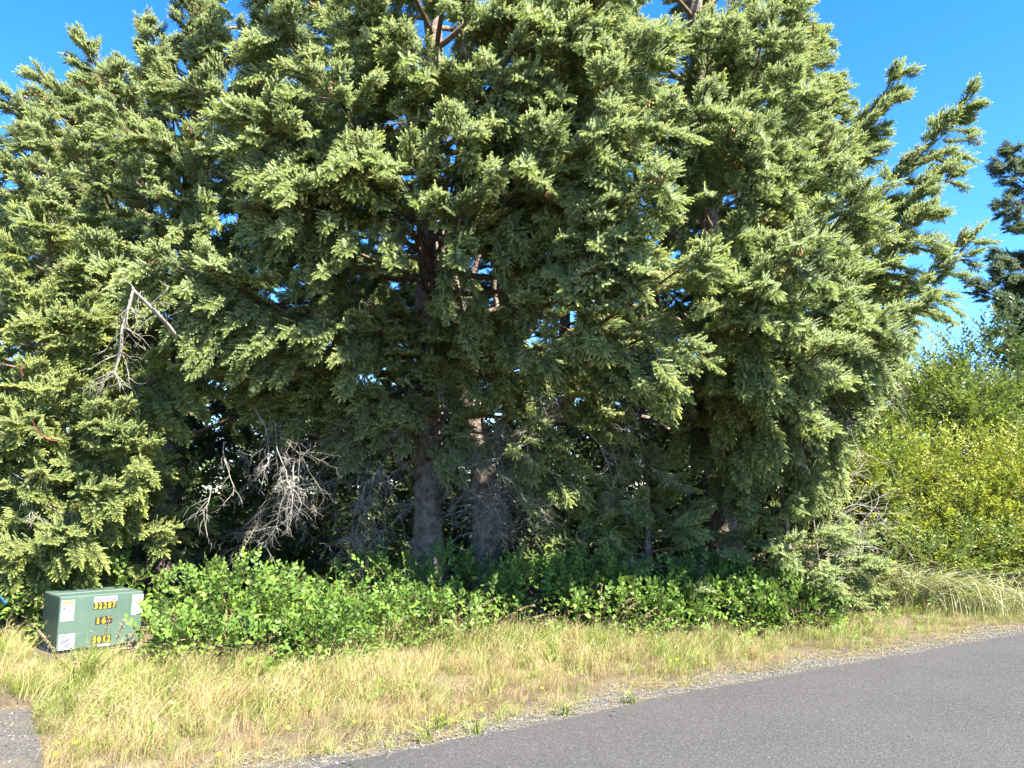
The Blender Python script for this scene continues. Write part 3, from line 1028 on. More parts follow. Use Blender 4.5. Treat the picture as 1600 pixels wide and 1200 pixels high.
# ---- young yellow-green spruce in front on the left
T4 = Spruce('young_spruce', 'yellow-green young spruce at the left edge behind the green metal cabinet', (at(40, 900, 10.2)[0], 10.2, 0), 5.6, SPY, 4, .10, ymin=7.6, gaps=False)
T4.whorls(.9, 5.4, 34, lambda f: 1.9 * (1 - f) ** .8 + .3, lambda f: .0 + .3 * f, lambda f: .15 + .4 * f, .9, 1.1)
for z, px, py, Y, sag in [(2.0, 190, 640, 8.9, .02), (1.7, 230, 700, 8.9, .02), (1.4, 170, 760, 8.7, -.04), (1.2, 120, 830, 8.6, -.04), (2.8, 330, 560, 9.3, .05), (3.0, 140, 470, 9.3, .06),
                          (2.6, 60, 580, 9.1, .05), (2.2, 20, 640, 8.9, .05), (3.4, 60, 480, 9.4, .08), (1.0, 60, 850, 8.7, -.04), (2.4, 100, 600, 9.0, .05), (1.6, 60, 740, 8.8, 0)]:
    T4.to_tip(z, at(px, py, Y), sag, dens=1.0, start=.3, droop=1.4)
T4.finish()
# the broken limb with pale lichen
bl = Tubes()
r = np.random.default_rng(8)
a, b, c = at(262, 508, 8.1), at(208, 453, 7.8), at(180, 606, 7.7)
a2 = at(290, 545, 8.9)
bl.add(np.array((a2, a, (a * .6 + b * .4) + (0, 0, .012), (a + b * 2) / 3 + (.006, 0, .0), b, b + (-.012, 0, .03))), (.026, .022, .021, .017, .017, .004), 8, .16)
for k in range(7):
    dead_fan(bl, a + (b - a) * r.random(), (r.normal(0, .6), -.3, r.normal(0, .6)), .12 + .2 * r.random(), r, .006, 1, 6, .08)
T4.part('broken_limb', bl.mesh('broken_limb', M['dead']))
bl = Tubes()
path = np.array([b + (.0, 0, -.01), at(202, 480, 7.78), at(191, 512, 7.74), at(189, 550, 7.76), at(179, 580, 7.72), at(188, 606, 7.7)])
bl.add(path, (.014, .019, .024, .021, .015, .004), 9, .32)
for k in range(26):
    i = 1 + int(r.random() * 4)
    dead_fan(bl, path[i], (r.normal(0, .8), r.normal(0, .5), -.5), .22 + .16 * r.random(), r, .009, 1, 8, .1)
o = T4.part('hanging_branch', bl.mesh('hanging_branch', M['lichen']))
o['label'] = 'pale lichen-crusted broken branch hanging straight down'
for px, py, Y, dx, dz, L, nf in [(400, 640, 9.6, .3, -.6, .8, 12), (430, 660, 9.6, .2, -1, 1.1, 14), (350, 690, 9.4, -.3, -1., .7, 7), (330, 760, 9.2, -.1, -1., .6, 8), (460, 720, 9.6, .1, -1, .8, 12)]:
    tb = Tubes()
    dead_fan(tb, at(px, py, Y), (dx, -.3, dz), L, r, .009, 0, nf)
    T1.part('dead_bough', tb.mesh('dead_bough', M['dead']))
for px, py, Y, dx, dz, L, nf in [(20, 740, 9.0, .6, -.4, .8, 10), (60, 780, 8.9, .8, -.2, .8, 9), (0, 830, 9.0, .5, -.3, .7, 10), (30, 870, 9.0, .2, -.6, .6, 9)]:
    tb = Tubes()
    dead_fan(tb, at(px, py, Y), (dx, -.2, dz), L, r, .010, 0, nf)
    T4.part('dead_bough', tb.mesh('dead_bough', M['dead']))

# ---- small low spruces on the lower right
for k, (px, Y, h, label, mat, L0) in enumerate([
        (1225, 10.7, 2.4, 'low dark young spruce under the overhanging boughs right of the green thicket', SP, 1.1),
        (1330, 12.3, 2.3, 'small pale young spruce between the dark young spruce and the yellow-green bush', SPY, .75),
        (1010, 10.9, 2.3, 'small shaded spruce in the dark hollow behind the right end of the thicket', SP, 1.1),
        (905, 11.0, 1.75, 'lone knee-high spruce tip standing above the thicket right of the trunks', SPY, .6)]):
    t = Spruce('young_spruce', label, (at(px, 850, Y)[0], Y, 0), h, mat, 20 + k, .05, ymin=7.6, gaps=False, outline=False)
    t.whorls(.25, h - .1, 26 if L0 > 1 else 16, lambda f: L0 * (1 - f) ** .7 + .15, lambda f: .05 + .3 * f, lambda f: .1 + .4 * f, .9, .9, start=.2, seclen=.7)
    t.finish()

# ---- far spruce at the right edge
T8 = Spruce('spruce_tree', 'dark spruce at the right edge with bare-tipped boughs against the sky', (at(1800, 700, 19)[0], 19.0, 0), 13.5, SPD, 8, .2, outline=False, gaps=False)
T8.big = 1.0
T8.whorls(4.0, 13.2, 38, lambda f: 2.7 * (1 - f) ** .8 + .3, lambda f: .05 + .4 * f, lambda f: .25 + .4 * f, 1.0, 1.0, azr=(PI * .75, PI * 1.6))
for z, px, py in [(5.6, 1515, 440), (6.3, 1560, 395), (6.7, 1555, 425), (7.9, 1566, 318), (9.0, 1560, 256), (9.7, 1578, 228), (5.2, 1570, 470)]:
    T8.to_tip(z, at(px, py, 18.6), .08, dens=1.0, start=.3, droop=.9, seclen=.55)
T8.finish()

# ---- spruces standing behind
for k, (px, Y, h, label) in enumerate([
        (90, 17.5, 12.0, 'dim spruce behind the left spruce, seen between its lower boughs'),
        (520, 17.0, 14.0, 'dim spruce in the shade left of the big trunk, farther back'),
        (880, 17.8, 14.5, 'dim spruce behind the gap right of the big trunks'),
        (1210, 17.0, 12.5, 'dim spruce behind the right spruce, showing under its boughs')]):
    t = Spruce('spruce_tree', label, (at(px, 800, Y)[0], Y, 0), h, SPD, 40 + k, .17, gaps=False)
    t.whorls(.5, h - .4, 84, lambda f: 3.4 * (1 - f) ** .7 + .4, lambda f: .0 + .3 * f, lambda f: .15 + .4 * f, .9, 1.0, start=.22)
    t.finish()


# ------------------------------------------------------------------ broadleaf shrubs
def leaf_geo(L, W, fold=.25, curl=.2, seg=3):
    t = np.linspace(0, 1, seg + 2)
    prof = np.sin(np.pi * np.clip(t, 0, 1) ** .8) ** .8 * W * .5
    V, F = [], []
    for i, u in enumerate(t):
        z = -curl * L * u * u
        V += [(L * u, prof[i], z + prof[i] * fold), (L * u, 0, z), (L * u, -prof[i], z + prof[i] * fold)]
    for i in range(seg + 1):
        a = 3 * i
        F += [(a, a + 1, a + 4, a + 3), (a + 1, a + 2, a + 5, a + 4)]
    return np.array(V), np.array(F)


def place(V, p, X, Zh):
    X = unit(X)
    Y = unit(np.cross(Zh, X))
    Z = np.cross(X, Y)
    return np.asarray(p) + V[:, :1] * X + V[:, 1:2] * Y + V[:, 2:] * Z


def make_sprig(name, mat, stem_mat, seed, n, Ls, leafL, leafW, droop=.2, fold=.25, curl=.2, seg=2, tipy=.6, spread=.9):
    """leafy stem along +X"""
    r = np.random.default_rng(seed)
    t = np.linspace(0, 1, 6)
    axis = np.stack((Ls * t, .04 * Ls * np.sin(t * 5), -droop * Ls * t ** 2), -1)
    Vs, Fs, tip, rnd, off = [], [], [], [], 0
    for k in range(n):
        u = (k + .7) / n
        p = np.array([np.interp(u, t, axis[:, j]) for j in range(3)])
        s = 1 if k % 2 else -1
        l = leafL * (.7 + .5 * r.random()) * (1 - .35 * max(0, u - .75) * 4 * .5)
        V, F = leaf_geo(l, leafW * l / leafL, fold, curl * r.random() * 1.5, seg)
        X = np.array((.55 + .5 * u, s * spread, .25 + r.normal(0, .3)))
        if k == n - 1:
            X = np.array((1, 0, .2))
        Zh = np.array((-.2, -s * .2, 1.0)) + r.normal(0, .3, 3)
        V = place(V, p, X, Zh)
        Vs.append(V)
        Fs.append(F + off)
        off += len(V)
        tip.append(np.full(len(V), tipy * max(0, u - .55) / .45 * r.random()))
        rnd.append(np.full(len(V), r.random()))
    tb = Tubes()
    tb.add(axis, np.linspace(.0035, .0015, 6), 3)
    TV, TF = np.concatenate(tb.V), np.concatenate(tb.F)
    nl = sum(len(f) for f in Fs)
    V = np.concatenate(Vs + [TV])
    F = np.concatenate(Fs + [TF + off])
    me = tri_mesh(name, V, F, [mat, stem_mat], {'tip': np.concatenate(tip + [np.zeros(len(TV))]), 'rnd': np.concatenate(rnd + [np.zeros(len(TV))])})
    mi = np.zeros(len(F), np.int32)
    mi[nl:] = 1
    me.polygons.foreach_set('material_index', mi)
    return proto(name, me)


SALAL = [make_sprig('salal_sprig', M['salal'], M['salal_stem'], 500 + k, 9, .29, .068, .044, .25, .2, .25, 3) for k in range(4)]
WILLOW = [make_sprig('willow_sprig', M['willow'], M['twig'], 520 + k, 13, .38, .058, .027, .2, .25, .3, 2) for k in range(3)]
SHRUB = [make_sprig('shrub_sprig', M['shrub'], M['twig'], 540 + k, 11, .36, .060, .030, .2, .25, .3, 2) for k in range(3)]
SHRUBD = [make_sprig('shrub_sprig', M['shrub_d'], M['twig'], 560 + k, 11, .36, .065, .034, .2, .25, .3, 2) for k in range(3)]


def shrub(name, label, cat, centre, lobes, protos, n, seed, stems=14, smin=.8, smax=1.25, group=None, up=.5, shell=.72, stem_mat='twig', leaf_parts=0, clump=0):
    """lobes: (dx, dy, z, rx, ry, rz) ellipsoids about the centre on the ground; sprigs fill their outer shells"""
    r = np.random.default_rng(seed)
    root = empty(name, label, cat, tuple(centre), group)
    c0 = np.array(centre, float)
    lob = np.array(lobes, float)
    vol = (lob[:, 3] * lob[:, 4] + lob[:, 3] * lob[:, 5] + lob[:, 4] * lob[:, 5])
    pick = r.choice(len(lob), n * 2, p=vol / vol.sum())
    D = r.normal(size=(n * 2, 3))
    D /= np.linalg.norm(D, axis=1)[:, None]
    rad = shell + (1 - shell) * r.random(n * 2) ** .6
    lump = 1 + .16 * np.sin(D[:, 0] * 7 + pick) * np.sin(D[:, 2] * 6 + 2) + .12 * r.normal(size=n * 2)
    A = lob[pick]
    P = A[:, :3] + D * A[:, 3:] * (rad * lump)[:, None]
    Nn = D / A[:, 3:]
    Nn /= np.linalg.norm(Nn, axis=1)[:, None]
    # not deep inside another lobe, not below ground
    deep = np.zeros(len(P), bool)
    for j in range(len(lob)):
        q = (((P - lob[j, :3]) / lob[j, 3:]) ** 2).sum(1)
        deep |= (q < (shell * .8) ** 2) & (pick != j)
    k = ~deep & (P[:, 2] > .05)
    if clump:
        from mathutils import noise as mn
        nz = np.array([mn.noise(Vector(p * clump + seed)) + .4 * mn.noise(Vector(p * clump * 2.7)) for p in P])
        k &= (nz > -.06) | (r.random(len(P)) < .10)
    P, Nn = P[k][:n], Nn[k][:n]
    X = Nn + np.array((0, 0, up)) + r.normal(0, .45, P.shape)
    Z = np.array((0, 0, 1.0)) + Nn * .6 + r.normal(0, .25, P.shape)
    W = P + c0
    Q = quats_from_axes(X, Z)
    S = smin + (smax - smin) * r.random(len(P))
    I = r.integers(0, len(protos), len(P))
    o = scatter_object('foliage', protos, P, Q, S, I, root)
    for s in range(stems):
        j = r.integers(len(lob))
        d = r.normal(size=3)
        d[2] = abs(d[2])
        d = unit(d)
        e = lob[j, :3] + d * lob[j, 3:] * .85
        b = np.array((lob[j, 0] * .5 + r.normal(0, .12), lob[j, 1] * .5 + r.normal(0, .1), 0))
        m = (b + e) / 2 + r.normal(0, .08, 3) + np.array((0, 0, .1))
        tb = limb_mesh([b, m, e], .012 + .004 * lob[j, 5], .004, 5)
        link('stem', tb.mesh('stem', M[stem_mat]), root)
    if leaf_parts:
        leaf_objects(root, c0, lob, leaf_parts, r)
    return root


LEAFM = []


def leaf_objects(root, c0, lob, n, r):
    """the leaves nearest the road, one object each"""
    if not LEAFM:
        for k in range(4):
            V, F = leaf_geo(.070 + .007 * k, .046 + .004 * k, .2, .1 + .12 * k, 3)
            LEAFM.append(tri_mesh('leaf', V, F, M['salal'], {'tip': np.full(len(V), .12 * k), 'rnd': np.full(len(V), .2 + .2 * k)}))
    cnt = 0
    while cnt < n:
        j = r.integers(len(lob))
        d = r.normal(size=3)
        d[1] = -abs(d[1])
        d[2] = abs(d[2]) * .9 if r.random() < .8 else d[2]
        d = unit(d)
        p = lob[j, :3] + d * lob[j, 3:] * (1.0 + .05 * r.normal())
        if p[2] < .06:
            continue
        if any((((p - lob[q, :3]) / lob[q, 3:]) ** 2).sum() < .9 for q in range(len(lob)) if q != j):
            continue
        nn = unit(d / lob[j, 3:])
        X = nn * .35 + r.normal(0, .7, 3) + np.array((0, -.1, .1))
        q = quats_from_axes(X[None], (nn + np.array((.2, -.2, .8)) + r.normal(0, .3, 3))[None])[0]
        o = bpy.data.objects.new('leaf', LEAFM[r.integers(4)])
        o.location = p
        o.rotation_mode = 'QUATERNION'
        o.rotation_quaternion = q
        s = .55 + .4 * r.random()
        o.scale = (s, s, s)
        o.parent = root
        COL.objects.link(o)
        cnt += 1


def gp(px, Y):
    p = at(px, 780, Y)
    return np.array((p[0], Y, 0.0))


# salal thicket
shrub('salal_shrub', 'sunlit bright green salal mound hiding the right side of the metal cabinet', 'shrub', gp(382, 8.2),
      [(-.42, .05, .40, .42, .45, .38), (-.05, .1, .40, .6, .55, .40), (.5, .05, .30, .60, .5, .32), (.95, -.05, .2, .45, .45, .25), (-.12, -.55, .2, .5, .4, .25), (.4, -.62, .16, .6, .4, .21), (-.38, .4, .50, .4, .35, .30), (.8, -.5, .13, .4, .3, .18)],
      SALAL, 1500, 61, 14, .5, .9, clump=2.2, stem_mat='salal_stem', leaf_parts=290)
shrub('salal_shrub', 'shaded deep green salal below the big trunks, its tallest crest in the middle', 'shrub', gp(650, 9.9),
      [(-0.75, 0.0, 0.333, 0.6, 0.6, 0.365), (-0.1, 0.1, 0.407, 0.7, 0.6, 0.441), (0.5, 0.0, 0.37, 0.7, 0.6, 0.418), (0.25, 0.25, 0.533, 0.45, 0.4, 0.38), (-0.5, -0.5, 0.237, 0.6, 0.45, 0.274), (0.2, -0.55, 0.237, 0.7, 0.4, 0.274), (0.8, -0.45, 0.222, 0.5, 0.4, 0.258)],
      SALAL, 950, 62, 14, .55, 1.0, clump=1.8, stem_mat='salal_stem', leaf_parts=290)
shrub('salal_shrub', 'shaded salal right of the crest with pale yellowish leaves at its top', 'shrub', gp(905, 9.9),
      [(-0.6, 0.0, 0.37, 0.65, 0.6, 0.395), (0.1, 0.05, 0.37, 0.7, 0.6, 0.418), (0.75, 0.05, 0.34, 0.65, 0.6, 0.38), (-0.3, -0.5, 0.222, 0.65, 0.4, 0.258), (0.4, -0.5, 0.222, 0.65, 0.4, 0.258), (0.95, -0.4, 0.207, 0.5, 0.4, 0.243)],
      SALAL, 900, 63, 12, .55, 1.0, clump=1.8, stem_mat='salal_stem', leaf_parts=200)
shrub('salal_shrub', 'dark low salal at the right end of the thicket beside the low young spruce', 'shrub', gp(1130, 10.2),
      [(-0.4, 0, 0.296, 0.6, 0.5, 0.319), (0.3, 0.05, 0.281, 0.6, 0.5, 0.304), (0.8, 0.0, 0.192, 0.5, 0.4, 0.228), (0.0, -0.4, 0.185, 0.6, 0.35, 0.213)],
      SALAL, 360, 64, 8, stem_mat='salal_stem', leaf_parts=80)
shrub('salal_shrub', 'low lit salal spilling into the grass in front of the shaded thicket', 'shrub', gp(625, 8.5),
      [(-.35, 0, .2, .5, .35, .24), (.15, .1, .26, .5, .35, .26), (.55, .2, .24, .4, .3, .24)], SALAL, 330, 65, 6, .5, .9, stem_mat='salal_stem', leaf_parts=60)
shrub('salal_shrub', 'dark salal tucked in behind and left of the metal cabinet', 'shrub', gp(20, 9.1),
      [(-.5, 0, .4, .7, .5, .45), (.35, .15, .38, .6, .5, .42), (1.0, .25, .42, .6, .4, .45), (.1, -.5, .22, .5, .35, .26)], SALAL, 330, 66, 8, stem_mat='salal_stem', leaf_parts=60)
shrub('salal_shrub', 'small sunlit salal clump at the grass edge right of the dark thicket', 'shrub', gp(1215, 9.6),
      [(-.3, 0, .14, .4, .3, .2), (.25, .05, .14, .4, .3, .18)], SALAL, 130, 67, 4, stem_mat='salal_stem')

# bushes on the right
shrub('leafy_bush', 'large yellow-green bush at the right, brightest of the bushes', 'bush', gp(1500, 13.2),
      [(-1.45, -.3, 1.35, 1.1, .9, .95), (.1, .0, 1.55, 1.2, 1.0, .95), (1.3, -.2, 1.4, 1.1, .9, .95), (-.6, .3, 1.8, .7, .7, .7), (.6, -.7, 1.2, 1.0, .6, .75), (2.2, .2, 1.3, .9, .8, .9), (-.6, -.8, .9, .9, .6, .6), (1.6, -.8, .85, .8, .6, .6)],
      WILLOW, 3600, 71, 30, .8, 1.35, clump=1.5)
shrub('leafy_bush', 'mid-green bush between the overhanging spruce boughs and the yellow-green bush', 'bush', gp(1350, 12.8),
      [(-.4, 0, 1.3, .7, .7, .9), (.1, .2, 1.9, .7, .7, .9), (-.2, -.2, .8, .7, .6, .7)], SHRUB, 800, 72, 12, 1.0, 1.5, clump=1.5)
shrub('leafy_bush', 'dark green bush high at the right edge behind the yellow-green bush', 'bush', gp(1590, 18.0),
      [(-1.6, 0, 2.6, 1.5, 1.3, 1.6), (.0, .2, 3.6, 1.6, 1.3, 1.9), (1.6, 0, 3.3, 1.6, 1.3, 1.9), (-.6, -.4, 2.4, 1.6, 1.2, 1.6)], SHRUBD, 4200, 73, 18, 1.2, 1.9, clump=1.1)
shrub('leafy_bush', 'green mid-height bush rising behind the yellow-green bush on its left', 'bush', gp(1450, 16.0),
      [(-.8, 0, 2.4, 1.2, 1.0, 1.4), (.6, .1, 2.9, 1.3, 1.1, 1.5)], SHRUB, 2200, 74, 12, 1.1, 1.7, clump=1.3)
shrub('low_shrub', 'low bright green shrub row in front of the yellow-green bush', 'shrub', gp(1530, 11.6),
      [(-1.0, 0, .5, .7, .5, .45), (-.2, .1, .55, .8, .5, .5), (.7, .1, .6, .8, .5, .5), (1.5, .1, .6, .7, .5, .5)], SHRUB, 650, 75, 10, .8, 1.2)
# understory in the shade
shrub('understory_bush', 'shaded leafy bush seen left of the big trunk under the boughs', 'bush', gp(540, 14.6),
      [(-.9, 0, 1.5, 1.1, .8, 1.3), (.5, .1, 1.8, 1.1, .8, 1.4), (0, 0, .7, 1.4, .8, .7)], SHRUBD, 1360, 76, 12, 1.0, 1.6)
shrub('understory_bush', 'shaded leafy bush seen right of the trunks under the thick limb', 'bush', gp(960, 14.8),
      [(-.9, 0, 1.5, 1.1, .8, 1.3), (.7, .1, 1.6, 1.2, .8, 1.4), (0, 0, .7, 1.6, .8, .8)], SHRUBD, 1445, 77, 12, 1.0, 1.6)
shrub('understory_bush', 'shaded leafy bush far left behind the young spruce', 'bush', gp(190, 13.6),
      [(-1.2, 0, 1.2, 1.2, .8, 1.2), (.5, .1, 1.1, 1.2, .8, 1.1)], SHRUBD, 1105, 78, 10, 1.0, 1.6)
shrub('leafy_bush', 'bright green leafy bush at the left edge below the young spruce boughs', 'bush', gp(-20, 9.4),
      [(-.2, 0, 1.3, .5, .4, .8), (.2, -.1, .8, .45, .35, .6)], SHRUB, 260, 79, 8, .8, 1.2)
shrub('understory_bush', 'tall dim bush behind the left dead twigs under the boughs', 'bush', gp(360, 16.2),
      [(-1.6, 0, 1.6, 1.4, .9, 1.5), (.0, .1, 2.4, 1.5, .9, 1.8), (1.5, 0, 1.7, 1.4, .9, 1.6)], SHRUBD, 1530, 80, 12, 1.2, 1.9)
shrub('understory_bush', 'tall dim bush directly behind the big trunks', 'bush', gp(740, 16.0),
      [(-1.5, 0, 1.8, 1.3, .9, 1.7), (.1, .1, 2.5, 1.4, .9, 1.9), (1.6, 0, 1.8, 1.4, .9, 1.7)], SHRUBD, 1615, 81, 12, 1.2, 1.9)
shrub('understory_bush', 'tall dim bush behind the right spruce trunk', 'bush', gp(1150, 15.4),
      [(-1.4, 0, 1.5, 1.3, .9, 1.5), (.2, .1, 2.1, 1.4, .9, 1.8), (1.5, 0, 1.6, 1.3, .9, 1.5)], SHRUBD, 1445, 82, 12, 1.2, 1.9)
# the wood going on behind
r = np.random.default_rng(90)
n = 11000
P = np.stack((r.uniform(-34, 40, n), r.uniform(24, 30, n), 7.5 * r.random(n) ** 1.5), -1)
P[:, 2] *= (.75 + .25 * np.sin(P[:, 0] * .9) * np.cos(P[:, 0] * .37)) * np.where(P[:, 0] > 13, .7, 1)
X = r.normal(size=(n, 3)) + (0, -.4, .7)
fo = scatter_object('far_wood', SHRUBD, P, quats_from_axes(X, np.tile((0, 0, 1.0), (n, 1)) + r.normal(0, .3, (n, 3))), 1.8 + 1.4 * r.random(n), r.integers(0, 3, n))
tag(fo, 'dense dark wood closing the view behind the spruces', 'wood', kind='stuff')
# thin leafless shrub against the sky
bs = empty('bare_shrub', 'thin sparse shrub with few leaves against the sky at the right', 'shrub', tuple(gp(1542, 19.5)))
r = np.random.default_rng(99)
tb = Tubes()
for k in range(5):
    dead_fan(tb, (r.normal(0, .15), r.normal(0, .15), 3.2), (r.normal(0, .25), r.normal(0, .2), 1), 2.5, r, .018, 0, 12, -.03)
link('stem', tb.mesh('stem', M['twig']), bs)
PP = np.concatenate(tb.V)
PP = PP[PP[:, 2] > 4.3]
PP = PP[r.integers(0, len(PP), 90)]
scatter_object('foliage', SHRUBD, PP, quats_from_axes(r.normal(size=(90, 3)), np.tile((0, 0, 1.0), (90, 1))), np.full(90, .55), r.integers(0, 3, 90), bs)
# dead grey brush between young spruce and bush
for px, py, Y, L, lab in [(1300, 700, 10.8, 1.0, 'tangle of grey dead twigs below the right overhang, the upper one'), (1270, 800, 10.6, .9, 'low tangle of grey dead twigs in front of the pale young spruce')]:
    p = at(px, py, Y)
    br = empty('dead_brush', lab, 'dead brush', (p[0], p[1], 0), 'dead brush under the right overhang')
    tb = Tubes()
    for k in range(16):
        dead_fan(tb, (r.normal(0, .25), r.normal(0, .12), p[2] * (.3 + .5 * r.random())), (r.normal(.6, .6), -.2, r.normal(.4, .4)), L * (.5 + .4 * r.random()), r, .007, 1, 12, .03)
    tb.add([(0, 0, 0), (.05, 0, p[2] * .5), (.0, 0, p[2])], (.018, .014, .006), 5)
    link('twigs', tb.mesh('twigs', M['dead']), br)


# ------------------------------------------------------------------ grass
def make_tuft(name, mat, seed, n, h, spread, lean, w=.0028, seeds=0, seed_mat=None, bend=.5):
    r = np.random.default_rng(seed)
    V, F, tip, rnd, off = [], [], [], [], 0
    SV, SF, so = [], [], 0
    for k in range(n):
        a = r.random() * 2 * PI
        b = np.array((spread * r.normal(), spread * r.normal(), 0))
        hh = h * (.55 + .6 * r.random())
        out = np.array((math.cos(a), math.sin(a), 0)) * lean * (.3 + r.random()) + np.array((.10, .0, 0))
        t = np.linspace(0, 1, 4)
        c = b + np.stack((out[0] * t ** 2 * hh, out[1] * t ** 2 * hh, hh * (t - bend * .35 * t ** 3)), -1)
        sd = np.array((-math.sin(a + 1), math.cos(a + 1), 0))
        ww = w * np.array((1, .95, .7, .06))[:, None]
        V.append(np.stack((c - sd * ww, c + sd * ww), 1).reshape(-1, 3))
        F.append(np.array([(2 * i, 2 * i + 1, 2 * i + 3, 2 * i + 2) for i in range(3)]) + off)
        off += 8
        tip.append(np.repeat(t, 2) * (.4 + .6 * r.random()))
        rnd.append(np.full(8, r.random()))
        if k < seeds:
            T = unit(c[-1] - c[-2])
            for q in range(9):
                p = c[-1] - T * .010 * q + r.normal(0, .0025, 3) + np.array((0, 0, .01))
                e = p + (T * .8 + r.normal(0, .35, 3)) * .014
                s = r.normal(0, .0014, 3)
                SV.append(np.array((p - s, p + s, e)))
    n0 = off
    V = np.concatenate(V)
    F4 = np.concatenate(F)
    T3 = np.concatenate((F4[:, [0, 1, 2]], F4[:, [0, 2, 3]]))
    mi = np.zeros(len(T3), np.int32)
    tv, rv = np.concatenate(tip), np.concatenate(rnd)
    if SV:
        S = np.concatenate(SV)
        V = np.concatenate((V, S))
        T3 = np.concatenate((T3, np.arange(len(S)).reshape(-1, 3) + n0))
        mi = np.concatenate((mi, np.ones(len(S) // 3, np.int32)))
        tv = np.concatenate((tv, np.full(len(S), .5)))
        rv = np.concatenate((rv, r.random(len(S))))
    me = tri_mesh(name, V, T3, [mat, seed_mat or mat], {'tip': tv, 'rnd': rv})
    me.polygons.foreach_set('material_index', mi)
    return proto(name, me)


GR = [make_tuft('dry_tuft', M['dry'], 600, 24, .30, .05, .5, .0016, 7, M['seed']),
      make_tuft('dry_tuft', M['dry'], 601, 24, .22, .06, .8, .0016, 5, M['seed']),
      make_tuft('straw_tuft', M['straw'], 602, 20, .27, .05, .7, .0020, 6, M['seed']),
      make_tuft('green_tuft', M['green'], 603, 24, .25, .05, .7, .0019, 0),
      make_tuft('green_tuft', M['green'], 604, 20, .20, .05, .8, .0024, 0),
      make_tuft('straw_tuft', M['straw'], 605, 16, .12, .05, 1.2, .0022, 0)]
WEED = [make_sprig('weed_sprig', M['forb'], M['forb'], 640 + k, 8, .14, .055, .022, -.1, .2, .3, 2) for k in range(2)]

# how far back the grass goes: the front of the thicket, column by column
FRONT = np.array([(-9, 10.0), (-5.6, 8.6), (-4.6, 7.3), (-3.6, 7.5), (-2.6, 7.7), (-1.2, 8.6), (0.2, 9.2), (1.5, 9.3), (2.8, 9.5), (4.2, 10.2), (5.4, 10.9), (7.5, 12.4), (10, 15.0), (14, 17.0)])
r = np.random.default_rng(31)
cl0 = ground(110, 1040)
N = 60000
X = r.uniform(-8, 15, N)
Y = r.uniform(3.2, 17, N)
o_ = off_road(np.stack((X, Y, 0 * X), -1))
back = np.interp(X, FRONT[:, 0], FRONT[:, 1])
ed = np.interp(X, xs, wid)
k = (o_ > ed * .75) & (Y < back + .35 + .25 * np.sin(X * 5.3) * np.sin(X * 2.1 + 1)) & ~inside(DRIVE, X, Y)
px, py = proj(np.stack((X, Y, 0 * X + .2), -1))
k &= (px > -150) & (px < 1750)
# farther grass can be thinner
k &= r.random(N) < np.clip(1.35 - .06 * Y, .45, 1)
from mathutils import noise as mn
PN = np.array([mn.noise(Vector((x * .9, y * 1.3, 0))) + .6 * mn.noise(Vector((x * 2.7, y * 3.5, 5))) for x, y in zip(X, Y)])
k &= r.random(N) < np.clip(.72 + 1.3 * PN, .22, 1)
PN2 = np.array([mn.noise(Vector((x * .8 + 30, y * 1.5, 2))) + .5 * mn.noise(Vector((x * 3.1, y * 3.1, 9))) for x, y in zip(X, Y)])[k]
X, Y, o_, back, ed = X[k], Y[k], o_[k], back[k], ed[k]
Zt = terrain_z(X, Y)
dep = np.clip((o_ - ed) / np.maximum(.4, (off_road(np.stack((X, back, 0 * X), -1)) - ed)), 0, 1)     # 0 at the gravel, 1 at the thicket
pat = 1.6 * PN2
right = np.clip((X - .5) / 3.5, 0, 1)
pg = np.clip(.20 + .52 * dep + .26 * pat * (.35 + dep) + .26 * right, .03, .8)
u = r.random(len(X))
idx = np.where(u < pg, r.integers(3, 5, len(X)), np.where(r.random(len(X)) < .35 + .4 * right, 2, r.integers(0, 2, len(X))))
low = (dep < .12) & (r.random(len(X)) < .7)
idx = np.where(low, 5, idx)
S = (.45 + .45 * np.clip(dep * 2.0, 0, 1)) * (1 + .55 * np.clip(PN2, -.5, .6)) * (.6 + .75 * r.random(len(X)) ** 1.3) * (1 - .36 * right)
bd = np.hypot(X - (cl0[0] + .35), (Y - cl0[1]) * .9)
S *= np.clip(.80 + (bd - .5) * .6, .80, 1)
az = r.random(len(X)) * 2 * PI
Q = np.stack((np.cos(az / 2), .12 * r.normal(size=len(X)), .12 * r.normal(size=len(X)), np.sin(az / 2)), -1)
Q /= np.linalg.norm(Q, axis=1)[:, None]
go = scatter_object('verge_grass', GR, np.stack((X, Y, Zt), -1), Q, S, idx)
tag(go, 'dry golden and green grass covering the road verge', 'grass', kind='stuff')
print('tufts', len(X))
WISP = [make_tuft('wispy_grass', M['straw'], 660 + k, 6, .52, .05, .45, .0017, 6, M['seed'], .7) for k in range(2)]
kw = (r.random(len(X)) < .085) & (dep > .2) & (bd > .75)
nk = int(kw.sum())
az = r.random(nk) * 2 * PI
qz = np.stack((np.cos(az / 2), .08 * r.normal(size=nk), .08 * r.normal(size=nk), np.sin(az / 2)), -1)
tag(scatter_object('wispy_grass', WISP, np.stack((X[kw], Y[kw], Zt[kw]), -1), qz / np.linalg.norm(qz, axis=1)[:, None], (.55 + .6 * r.random(nk)) * (.6 + .4 * dep[kw]), r.integers(0, 2, nk)),
    'thin wispy seeding stems standing above the verge grass', 'grass', kind='stuff')
k = (r.random(len(X)) < .05 + .10 * dep) & (dep > .25)
wq = quats_from_axes(np.stack((r.normal(0, .6, k.sum()), r.normal(0, .6, k.sum()), np.full(k.sum(), .9)), -1), r.normal(size=(k.sum(), 3)))
wo_ = scatter_object('verge_weeds', WEED, np.stack((X[k], Y[k], Zt[k] + .03), -1), wq, .4 + .45 * r.random(k.sum()), r.integers(0, 2, k.sum()))
